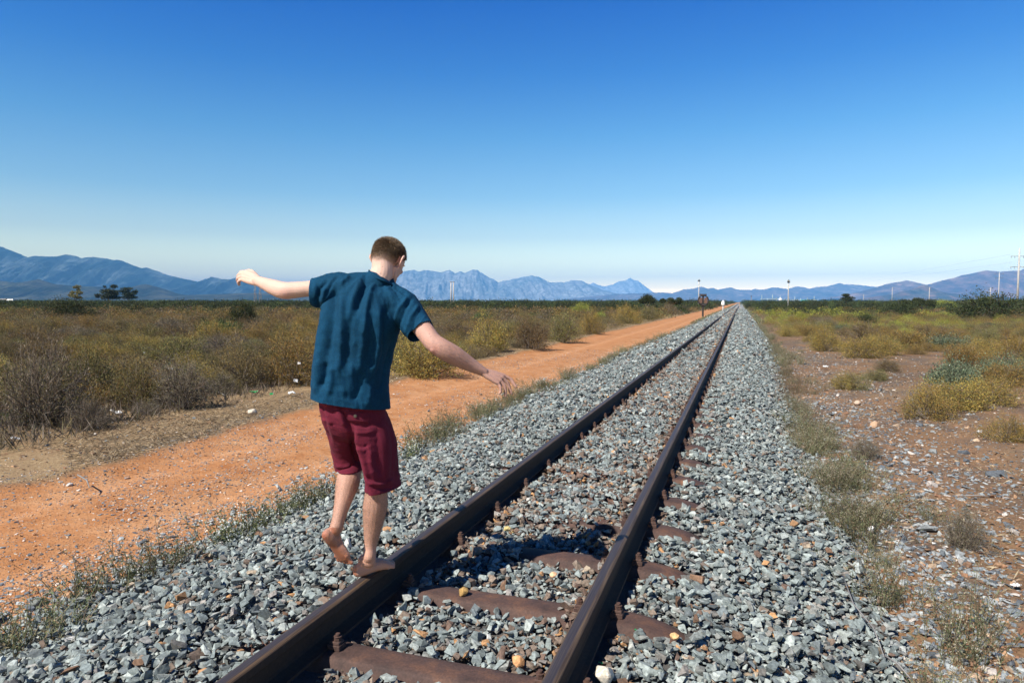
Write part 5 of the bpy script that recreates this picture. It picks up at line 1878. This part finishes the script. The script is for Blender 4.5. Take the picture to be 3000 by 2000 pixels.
def hp(x, y, z):                    # head space: x right, y to the face, z up
    return HC+hr*x+hf*y+hu*z


def he(c, a, b=None, cc=None):
    B.ell(hp(*c), [hr*a[0], hf*a[1], hu*a[2]], k=26)


he((0, -0.012, 0.030), (0.076, 0.094, 0.078))
he((0, -0.030, 0.012), (0.073, 0.072, 0.074))
he((0, 0.030, 0.020), (0.066, 0.066, 0.070))
he((0, 0.040, -0.030), (0.058, 0.052, 0.062))
he((0, 0.052, -0.072), (0.043, 0.040, 0.034))
he((0, 0.074, -0.094), (0.024, 0.018, 0.017))             # chin
he((0, 0.088, 0.020), (0.046, 0.012, 0.010))              # brow
B.limb([hp(0, 0.090, 0.012), hp(0, 0.108, -0.022), hp(0, 0.103, -0.032)], [0.008, 0.0115, 0.010], k=14)
for sx in (-1, 1):
    he((sx*0.010, 0.099, -0.033), (0.008, 0.009, 0.007))
    he((sx*0.030, 0.079, 0.000), (0.013, 0.011, 0.009))
    he((sx*0.040, 0.066, -0.024), (0.019, 0.018, 0.015))
    B.limb([hp(sx*0.064, 0.000, -0.040), hp(sx*0.056, 0.022, -0.078), hp(sx*0.024, 0.070, -0.098)], [0.014, 0.014, 0.014], k=14)
    # ear: rim, lobe and a thin plate standing off the head
    eb = [hp(sx*0.076, 0.010, -0.024), hp(sx*0.087, -0.008, -0.020), hp(sx*0.099, -0.024, 0.000), hp(sx*0.099, -0.021, 0.020), hp(sx*0.090, -0.004, 0.031), hp(sx*0.077, 0.010, 0.022)]
    B.limb(eb, [0.0055]*6, k=10, hint=hf)
    B.ell(hp(sx*0.086, -0.007, 0.002), [hr*0.0045*1.0, unit((hf*0.75-hr*sx*0.65)[None])[0]*0.016, hu*0.025], k=14)
    B.ell(hp(sx*0.079, 0.003, -0.030), [hr*0.005, hf*0.008, hu*0.010], k=12)
he((0, 0.094, -0.058), (0.022, 0.009, 0.0055))
he((0, 0.092, -0.068), (0.019, 0.009, 0.006))
B.limb([J(1096, 850, 3.46), J(1108, 822, 3.465), J(1120, 795, 3.485), hp(0, -0.045, -0.020)], [0.066, 0.060, 0.056, 0.052], [0.060, 0.056, 0.056, 0.05], hint=FHn)
B.limb([J(1120, 850, 3.50), J(1135, 810, 3.53), hp(0.0, 0.020, -0.06)], [0.05, 0.046, 0.04], hint=FHn)
B.limb([J(1020, 850, 3.47), J(1072, 832, 3.475), J(1108, 800, 3.48)], [0.028, 0.032, 0.030], hint=FHn)
B.limb([J(1180, 895, 3.47), J(1148, 857, 3.475), J(1124, 808, 3.485)], [0.028, 0.032, 0.030], hint=FHn)

body = B.fuse('person', 0.0026, 5, 0.45)
V, Nn = verts_of(body)
px_, py_ = to_px(V)
c = np.tile(np.array([0.62, 0.41, 0.325]), (len(V), 1))
# tendons and knuckles: slight relief
Vd = V+Nn*((noise3(V, 55, 5)-0.5)*0.0022)[:, None]
# Achilles and calf form
set_verts(body, Vd)
leg = sstep(1330, 1400, py_)
c = c*(1-leg[:, None]*np.array([0.24, 0.36, 0.42])[None])
# soles darkened by road dust
solen = np.clip(Nn@(-upL), 0, 1)**0.7*(py_ > 1545)*(px_ < 1045)
c = c*(1-solen[:, None]*np.array([0.30, 0.50, 0.60])[None]*(0.6+0.8*noise3(V, 40, 8))[:, None])
armR = sstep(1170, 1240, px_)*(py_ > 900)*(py_ < 1180)
c = c*(1-armR[:, None]*np.array([0.26, 0.36, 0.37])[None])  # shade painted into the right arm's skin; the sunlit left arm stays bright
red = np.zeros(len(V))
for p_, r__ in ((J(1272, 1026, 3.26), 0.03), (J(834, 866, 3.42), 0.03), (hp(-0.09, -0.01, 0), 0.035), (hp(0.09, -0.01, 0), 0.035), (heelL, 0.05)):
    red += np.exp(-(np.linalg.norm(V-p_, axis=1)/r__)**2)
c = c*(1-np.clip(red, 0, 1)[:, None]*np.array([0.0, 0.13, 0.12])[None])
c = c*(0.92+0.16*noise3(V, 18, 12))[:, None]
spk = np.random.default_rng(2).random(len(V))
c = c*(1-(0.42*leg*(py_ < 1600)+0.22*armR*(px_ > 1265))*(spk**2)*(1-solen))[:, None]
for mx, my in ((1258, 978), (1262, 985), (1121, 781), (1115, 801)):     # small moles
    c = c*(1-0.6*np.exp(-(((px_-mx)**2+(py_-my)**2)/1.6))[:, None])
set_col(body, c)
smooth_shade(body)
msk, nsk, bsk = nodes_of('skin')
at_ = N(nsk, 'ShaderNodeAttribute', attribute_name='col')
tck = N(nsk, 'ShaderNodeTexCoord')
tn = noise(nsk, 420, 3, 0.6, tck.outputs['Object'])
cc_ = mixc(nsk, 1.0, at_.outputs[0], ramp(nsk, tn.outputs[0], [(0.3, 0.82), (0.65, 1.12)]), 'MULTIPLY')
nsk.links.new(cc_, bsk.inputs['Base Color'])
bsk.inputs['Roughness'].default_value = 0.66
bsk.inputs['Specular IOR Level'].default_value = 0.4
bsk.inputs['Subsurface Weight'].default_value = 0.05
bsk.inputs['Subsurface Radius'].default_value = (0.012, 0.004, 0.002)
bsk.inputs['Subsurface Scale'].default_value = 0.6
bump(nsk, bsk, tn.outputs[0], 0.25, 0.0012)
body.materials.clear(); body.materials.append(msk)
person = link('person', body)
tag(person, 'barefoot person in blue t-shirt and maroon shorts, arms out, balancing on the left rail', 'person')

# hair on forearms, and calves: fine short strands; and the cropped head of hair
def strands(name, P, D, L, w, cols, mat):
    r = np.random.default_rng(9)
    n = len(P)
    A = r.normal(size=(n, 3)); A = unit(A-(A*D).sum(1, keepdims=True)*D)
    v = np.stack([P-A*w/2, P+A*w/2, P+D*L[:, None]], 1).reshape(-1, 3)
    T = np.arange(n*3).reshape(-1, 3)
    me = np_mesh(name, v, T, np.repeat(cols, 3, 0))
    me.materials.append(mat)
    return me


MAT_HAIR = vcol_mat('hair', 0.5, 200, 0.2, 0.0, spec=0.4)
q = V-HC
hx, hy, hz_ = q@hr, q@hf, q@hu
nrm_h = Nn
low = -0.052+0.022*np.clip(np.abs(hx)/0.05, 0, 1)
scalp = (np.linalg.norm(q-hu*0.01, axis=1) < 0.135) & (hz_ > np.where(hy < 0.0, low, 0.008+(hy)*0.62)) & (hy < 0.088) & (np.abs(hx) < 0.0755)
scalp &= ~((np.abs(hx) > 0.066) & (hy > -0.022) & (hz_ < 0.030) & (hy < 0.02))
ix = np.nonzero(scalp)[0]
r = np.random.default_rng(31)
kq = ix[r.integers(0, len(ix), 34000)]
P = V[kq]+r.normal(0, 0.0012, (len(kq), 3))
ed = (zz_e := (P-HC)@hu)-(-0.052+0.022*np.clip(np.abs((P-HC)@hr)/0.05, 0, 1))
keepb = (((P-HC)@hf) > 0.0) | (r.random(len(P)) < np.clip(ed/0.035, 0.06, 1))
kq, P = kq[keepb], P[keepb]
flow = hf*0.25-hu*0.55
top = sstep(0.03, 0.09, (P-HC)@hu)[:, None]
D = unit(nrm_h[kq]*(0.75+0.3*top)+(1-top)*(-hu*0.9)[None]+top*(hf*0.7)[None]+r.normal(0, 0.22, (len(kq), 3)))
zz = (P-HC)@hu
Lh = (0.0030+0.011*sstep(-0.03, 0.09, zz))*r.uniform(0.7, 1.4, len(kq))
hc = np.array([[0.10, 0.065, 0.040], [0.20, 0.135, 0.08], [0.05, 0.033, 0.022], [0.30, 0.21, 0.13]])[r.integers(0, 4, len(kq))]
hair = link('hair', strands('hair', P, D, Lh, 0.0016, hc, MAT_HAIR), person)
tuft = []
P2 = hp(-0.005, 0.0, 0.108)+r.normal(0, 0.006, (26, 3))
D2 = unit((hu*1.0)[None]+r.normal(0, 0.5, (26, 3)))
me2 = strands('cowlick', P2, D2, r.uniform(0.010, 0.024, 26), 0.0016, hc[:26], MAT_HAIR)
link('cowlick', me2, hair)
# skin under the hair takes the hair's tone
cs = c.copy()
cs[scalp] = cs[scalp]*0.0+np.array([0.13, 0.085, 0.055])*(0.7+0.6*noise3(V[scalp], 160, 3))[:, None]
fd = (1-np.clip((hz_-low)/0.045, 0, 1))*(hy < 0.01)*scalp*0.85
fd = np.clip(fd+0.25*(noise3(V, 120, 9)-0.5)*scalp, 0, 0.95)[:, None]
cs = cs*(1-fd)+c*fd
a_ = body.attributes['col']
cc4 = np.ones((len(V), 4), np.float32); cc4[:, :3] = cs
a_.data.foreach_set('color', cc4.ravel())
# body hair
kq = np.nonzero((py_ > 1400) & (py_ < 1590) | ((px_ > 1265) & (px_ < 1410) & (py_ > 990) & (py_ < 1110)))[0]
kq = kq[r.integers(0, len(kq), 16000)]
kq = kq[(px_[kq] < 1200) | (r.random(len(kq)) < 0.35)]
D = unit(nrm_h[kq]*0.5+np.array([0, 0, -1.0])+r.normal(0, 0.35, (len(kq), 3)))
link('body_hair', strands('body_hair', V[kq], D, r.uniform(0.005, 0.012, len(kq)), 0.0006, np.tile([[0.24, 0.15, 0.09]], (len(kq), 1)), MAT_HAIR), person)


from mathutils.bvhtree import BVHTree
body_bvh = BVHTree.FromPolygons([v.co[:] for v in body.vertices], [p.vertices[:] for p in body.polygons])


def clear_of_body(V, gap, tree_=None):
    """cloth lies at least gap outside the skin"""
    out = V.copy()
    for i in range(len(V)):
        h_, n_h, _, d_ = (tree_ or body_bvh).find_nearest(Vector(V[i]), 0.07)
        if h_ is None: continue
        s_d = (Vector(V[i])-h_).dot(n_h)
        if s_d < gap: out[i] = np.array(h_+n_h*gap)
    return out


# --- clothes --------------------------------------------------------
def cut(me, planes):
    """open a closed garment: planes of (point, normal, reach)"""
    bm = bmesh.new(); bm.from_mesh(me)
    for P_, n_p, reach in planes:
        P_ = Vector(P_); n_p = Vector(n_p).normalized()
        fs = [f for f in bm.faces if (f.calc_center_median()-P_).length < reach]
        geom = set(fs)
        for f in fs: geom.update(f.edges); geom.update(f.verts)
        bmesh.ops.bisect_plane(bm, geom=list(geom), plane_co=P_, plane_no=n_p, dist=1e-5)
        dele = [f for f in bm.faces if (f.calc_center_median()-P_).length < reach and (f.calc_center_median()-P_).dot(n_p) > 1e-5]
        bmesh.ops.delete(bm, geom=dele, context='FACES')
    bmesh.ops.delete(bm, geom=[v for v in bm.verts if not v.link_faces], context='VERTS')
    out = bpy.data.meshes.new(me.name)
    bm.to_mesh(out); bm.free()
    return out


def cloth_material(name, col, amt, nsc, bst, sheen):
    m, n, b = nodes_of(name)
    tc = N(n, 'ShaderNodeTexCoord')
    a = noise(n, nsc, 4, 0.7, tc.outputs['Object'])
    bg_ = noise(n, 9, 4, 0.6, tc.outputs['Object'])
    c = mixc(n, 1.0, col, ramp(n, a.outputs[0], [(0.3, 1-amt), (0.7, 1+amt)]), 'MULTIPLY')
    c = mixc(n, 1.0, c, ramp(n, bg_.outputs[0], [(0.3, 0.85), (0.7, 1.15)]), 'MULTIPLY')
    n.links.new(c, b.inputs['Base Color'])
    b.inputs['Roughness'].default_value = 0.9
    b.inputs['Specular IOR Level'].default_value = 0.15
    b.inputs['Sheen Weight'].default_value = sheen
    bump(n, b, a.outputs[0], bst, 0.0015)
    return m


def solidify(me, name, mat, parent, t=0.003):
    smooth_shade(me)
    me.materials.clear(); me.materials.append(mat)
    o = link(name, me, parent)
    md = o.modifiers.new('cloth', 'SOLIDIFY'); md.thickness = t; md.offset = -1
    return o


# shorts
Q = Soup()
Q.hull_rings([(J(945, 1140, 3.45), J(1108, 1150, 3.49), 0.095, 0), (J(936, 1168, 3.44), J(1120, 1180, 3.50), 0.112, 0), (J(941, 1214, 3.44), J(1140, 1228, 3.51), 0.128, 0.0), (J(954, 1262, 3.46), J(1157, 1275, 3.51), 0.112, 0.0), (J(985, 1290, 3.49), J(1150, 1300, 3.50), 0.06, 0)], power=2.05)
Q.hull_rings([(J(1010, 1236, 3.42), J(1146, 1244, 3.52), 0.110, 0), (J(1036, 1290, 3.40), J(1161, 1285, 3.53), 0.100, 0), (J(1050, 1345, 3.38), J(1166, 1340, 3.53), 0.090, 0), (J(1065, 1395, 3.37), J(1169, 1390, 3.53), 0.084, 0), (J(1078, 1436, 3.37), J(1177, 1430, 3.52), 0.084, 0), (J(1084, 1462, 3.37), J(1181, 1454, 3.52), 0.084, 0)], power=2.0)
Q.hull_rings([(J(942, 1222, 3.44), J(1050, 1235, 3.47), 0.105, 0.0), (J(957, 1275, 3.49), J(1056, 1285, 3.51), 0.098, 0.01), (J(969, 1320, 3.54), J(1058, 1332, 3.56), 0.088, 0.01), (J(981, 1366, 3.57), J(1060, 1378, 3.59), 0.086, 0), (J(989, 1396, 3.57), J(1062, 1408, 3.59), 0.088, 0)], power=2.05)
sh = Q.fuse('shorts', 0.0058, 6, 0.5)
V, Nn = verts_of(sh)


def z2(*p):
    return [(850+x*.3826, 1150+y*.3826) for x, y in p]


LN = [(-0.020, 8, z2((400, 130), (450, 230), (480, 300), (478, 380), (520, 520), (560, 650))), (0.010, 8, z2((350, 100), (380, 170), (430, 260))), (0.011, 9, z2((500, 290), (500, 360), (540, 500), (580, 640))),
      (-0.008, 5, z2((470, 240), (540, 260), (610, 260))), (0.007, 6, z2((480, 300), (560, 310), (640, 300))), (-0.008, 5, z2((490, 400), (560, 420), (600, 400))), (0.007, 7, z2((500, 430), (580, 440))),
      (-0.010, 6, z2((575, 640), (640, 680), (760, 690))), (0.011, 7, z2((590, 690), (680, 700), (800, 670))), (-0.008, 5, z2((600, 715), (700, 735), (800, 720))),
      (0.010, 7, z2((345, 560), (400, 580), (470, 560))), (-0.010, 5, z2((350, 585), (420, 590), (520, 560))), (0.008, 7, z2((265, 110), (290, 200), (320, 250))), (-0.009, 6, z2((250, 80), (255, 160), (270, 260), (310, 400))),
      (0.007, 8, z2((610, 430), (620, 560), (640, 640))), (-0.005, 6, z2((660, 500), (680, 620)))]
d = folds(V, Nn, LN)
d += (noise3(V*np.array([1, 1, 0.6]), 18, 51)-0.5)*0.014+(noise3(V*np.array([1, 1, 1.8]), 30, 55)-0.5)*0.007
d *= 0.25+0.75*(1-sstep(0.84, 0.93, V[:, 2]))
set_verts(sh, clear_of_body(V+Nn*d[:, None], 0.006))
pR, pL = (J(1078, 1436, 3.37)+J(1177, 1430, 3.52))/2, (J(981, 1366, 3.57)+J(1060, 1378, 3.59))/2
nRr = np.array([0, 0, -1.0])+RTn*0.02; nLl = np.array([0, 0, -1.0])
sh2 = cut(sh, [(pR, nRr, 0.17), (pL, nLl, 0.14)])
MAT_SHORTS = cloth_material('maroon_corduroy', (0.125, 0.014, 0.030), 0.30, 190, 0.4, 0.02)
sho = solidify(sh2, 'shorts', MAT_SHORTS, person)



shorts_bvh = BVHTree.FromPolygons([v.co[:] for v in sh2.vertices], [p.vertices[:] for p in sh2.polygons])
T_ = Soup()
T_.hull_rings([(J(911, 1180, 3.425), J(1142, 1222, 3.515), 0.148, 0.0), (J(912, 1162, 3.425), J(1142, 1203, 3.515), 0.148, 0.0), (J(915, 1118, 3.43), J(1139, 1152, 3.51), 0.142, 0.0), (J(919, 1075, 3.43), J(1138, 1105, 3.505), 0.136, 0),
               (J(926, 1024, 3.435), J(1145, 1055, 3.50), 0.132, 0.0), (J(937, 965, 3.44), J(1156, 1011, 3.49), 0.134, -0.004), (J(950, 910, 3.45), J(1170, 965, 3.475), 0.133, -0.006),
               (J(965, 862, 3.46), J(1190, 915, 3.46), 0.118, 0.0), (J(990, 825, 3.46), J(1190, 878, 3.46), 0.088, 0.0), (J(1035, 811, 3.47), J(1158, 850, 3.47), 0.060, 0.0), (J(1062, 808, 3.48), J(1140, 832, 3.48), 0.045, 0.0)], power=2.05)
# sleeves
T_.limb([J(1040, 862, 3.46), J(1000, 850, 3.46), J(965, 852, 3.46), J(935, 857, 3.455), J(914, 856, 3.455), J(896, 858, 3.455)], [0.075, 0.080, 0.074, 0.070, 0.066, 0.066], [0.075, 0.086, 0.080, 0.076, 0.066, 0.066], hint=(0, 0, 1), cap=False)
T_.limb([J(1130, 870, 3.46), J(1172, 893, 3.455), J(1200, 925, 3.43), J(1220, 954, 3.40), J(1234, 976, 3.375), J(1244, 992, 3.36)], [0.075, 0.084, 0.080, 0.074, 0.068, 0.068], [0.070, 0.082, 0.078, 0.070, 0.066, 0.066], hint=(0, 0, 1), cap=False)
T_.limb([J(995, 834, 3.465), J(1040, 822, 3.47), J(1088, 820, 3.475)], [0.05, 0.055, 0.05], [0.038, 0.037, 0.036], hint=(0, 0, 1))
T_.limb([J(1195, 884, 3.455), J(1165, 862, 3.46), J(1128, 842, 3.48)], [0.05, 0.055, 0.055], [0.038, 0.038, 0.038], hint=(0, 0, 1))
shirt = T_.fuse('t_shirt', 0.0055, 8, 0.5)
V, Nn = verts_of(shirt)


def z1(*p):                          # points read off an enlarged part of the photograph
    return [(600+x*.4252, 650+y*.4252) for x, y in p]


LN = [(-0.014, 8, z1((1165, 385), (1115, 440), (1075, 520), (1045, 640))), (0.012, 9, z1((1120, 360), (1060, 440), (1010, 560), (990, 700))),
      (0.012, 9, z1((1190, 400), (1140, 470), (1110, 600), (1100, 760))), (-0.009, 8, z1((1110, 360), (1090, 430))),
      (0.011, 12, z1((850, 400), (835, 560), (815, 800), (785, 1000))), (-0.012, 10, z1((905, 420), (890, 560), (870, 760), (850, 960))),
      (0.011, 11, z1((955, 470), (945, 640), (935, 850), (915, 1100))), (-0.008, 11, z1((1000, 520), (1000, 760), (985, 1000), (970, 1200))),
      (0.009, 12, z1((1090, 700), (1085, 850), (1060, 1050))), (-0.007, 10, z1((1150, 620), (1150, 820), (1130, 980))),
      (0.012, 12, z1((1190, 560), (1205, 720), (1190, 900), (1150, 1080))), (-0.016, 15, z1((1262, 560), (1270, 700), (1250, 900), (1215, 1050), (1150, 1200))),
      (-0.016, 8, z1((835, 960), (825, 1060), (800, 1150))), (0.010, 9, z1((790, 950), (775, 1080), (765, 1190))), (0.010, 10, z1((880, 980), (870, 1100), (850, 1200))),
      (0.009, 14, z1((1010, 960), (980, 1080), (950, 1210))), (-0.010, 12, z1((1080, 1020), (1060, 1140), (1020, 1250))), (0.010, 12, z1((1150, 1120), (1110, 1280))),
      (-0.010, 6, z1((855, 400), (800, 460), (770, 540), (800, 610))), (-0.007, 5, z1((780, 430), (790, 520))), (0.007, 6, z1((830, 450), (800, 560))),
      (-0.006, 4.5, z1((930, 365), (880, 420), (835, 520))), (0.006, 6, z1((1000, 370), (930, 430))), (0.006, 6, z1((1080, 380), (1000, 460))),
      (-0.007, 4.5, z1((1432, 520), (1385, 600), (1345, 700), (1325, 780))), (0.009, 6, z1((1400, 510), (1340, 600), (1310, 700))),
      (0.008, 6, z1((1470, 570), (1420, 660), (1385, 770))), (-0.008, 5, z1((1500, 610), (1455, 690), (1420, 780))), (0.008, 5, z1((1520, 640), (1490, 700), (1455, 760))),
      (-0.006, 5, z1((1250, 410), (1320, 480), (1360, 560))), (0.006, 7, z1((1230, 430), (1290, 520), (1310, 600))), (-0.008, 5, z1((1305, 440), (1345, 470), (1385, 500)))]
d = folds(V, Nn, LN)*1.35
lat = V@RTn; hgt_ = V[:, 2]
front = np.clip(Nn@FHn, 0, 1)
d += (noise3(V*np.array([1, 1, 0.28]), 16, 41)-0.5)*0.020*(0.55+0.45*front)
rg_ = 1-np.abs(2*noise3(V*np.array([1, 1, 0.30])+0.03*noise3(V, 9, 3)[:, None], 17, 61)-1)
d += (rg_**3-0.35)*0.0065*(0.35+0.65*sstep(0.4, 0.6, noise3(V, 6, 66)))
rg2_ = 1-np.abs(2*noise3(V*np.array([1, 1, 0.6]), 30, 63)-1)
d += (rg2_**3-0.3)*0.0045
d += (noise3(V, 34, 45)-0.5)*0.004
d += (noise3(V*np.array([1, 1, 0.5]), 60, 47)-0.5)*0.0022
V2 = V+Nn*d[:, None]
# the loose hem flares
V2 = clear_of_body(V2, 0.007)

set_verts(shirt, V2)
hemL, hemR = J(915, 1160, 3.46), J(1139, 1201, 3.46)
hn = np.cross(hemR-hemL, FHn); hn = hn if hn[2] < 0 else -hn
cL, cR = J(914, 856, 3.455), J(1232, 972, 3.378)
nL = cL-J(965, 850, 3.46)+np.array([0, 0, 0.012]); nR = cR-J(1200, 925, 3.43)
shirt2 = cut(shirt, [((hemL+hemR)/2, hn, 0.45), (cL, nL, 0.125), (cR, nR, 0.13)])
MAT_SHIRT = cloth_material('blue_jersey', (0.0035, 0.043, 0.092), 0.5, 260, 0.5, 0.0)
so = solidify(shirt2, 't_shirt', MAT_SHIRT, person)
# ribbed collar
Cn = [J(1088, 801, 3.43), J(1098, 811, 3.408), J(1115, 818, 3.40), J(1136, 827, 3.415), J(1153, 838, 3.46), J(1150, 835, 3.52), J(1125, 825, 3.555), J(1098, 808, 3.54), J(1084, 799, 3.49)]
CS = Soup()
Cl = catmull(Cn+[Cn[0], Cn[1]], 6)
CS.limb(Cl, [0.004]*len(Cl), [0.0075]*len(Cl), hint=(0, 0, 1), n=1, k=12)
col_me = CS.fuse('collar', 0.003, 3)
smooth_shade(col_me); col_me.materials.clear(); col_me.materials.append(MAT_SHIRT)
link('collar', col_me, so)

# pocket flap and its button on the right seat, on the shorts' own surface
bv = shorts_bvh


def on_shorts(px, py, off=0.003):
    d_ = pix_ray(px, py).normalized()
    hit, nn, _, _ = bv.ray_cast(Vector((0, 0, CAM_H)), d_)
    return (hit+nn*(off if nn.dot(d_) < 0 else -off)) if hit else None


def patch(name, quad, nx_, ny_, off, mat, parent, thick=0.002):
    (a, b_, c2, d2) = [np.array(p, float) for p in quad]
    Vv = []
    for j in range(ny_+1):
        for i in range(nx_+1):
            u, v = i/nx_, j/ny_
            p = (a*(1-u)+b_*u)*(1-v)+(d2*(1-u)+c2*u)*v
            h = on_shorts(p[0], p[1], off)
            Vv.append(tuple(h) if h is not None else (Vv[-1] if Vv else (0, 0, 0)))
    F_ = [(j*(nx_+1)+i, j*(nx_+1)+i+1, (j+1)*(nx_+1)+i+1, (j+1)*(nx_+1)+i) for j in range(ny_) for i in range(nx_)]
    me = np_mesh(name, np.array(Vv), np.array(F_), smooth=True)
    me.materials.append(mat)
    o = link(name, me, parent)
    md = o.modifiers.new('t', 'SOLIDIFY'); md.thickness = thick; md.offset = 0
    return o


pk = patch('pocket', z2((398, 128), (605, 158), (600, 232), (440, 215)), 16, 8, 0.0025, MAT_SHORTS, sho)
MAT_SEAM = solid('faded_seam', (0.30, 0.085, 0.105), 0.9, 0, 60, 0.3)
hb = on_shorts(850+497*.3826, 1150+180*.3826, 0.006)
bm = bmesh.new()
add_cyl(bm, (0, 0, -0.002), 0.0085, 0.004, 20)
add_cyl(bm, (0, 0, 0.0022), 0.0055, 0.001, 16)
bt = link('button', to_mesh(bm, 'button', bev=0.0006), pk, mat=solid('button_horn', (0.06, 0.05, 0.045), 0.35))
if hb is not None:
    bt.location = hb
    bt.rotation_euler = (-FW).to_track_quat('Z', 'Y').to_euler()
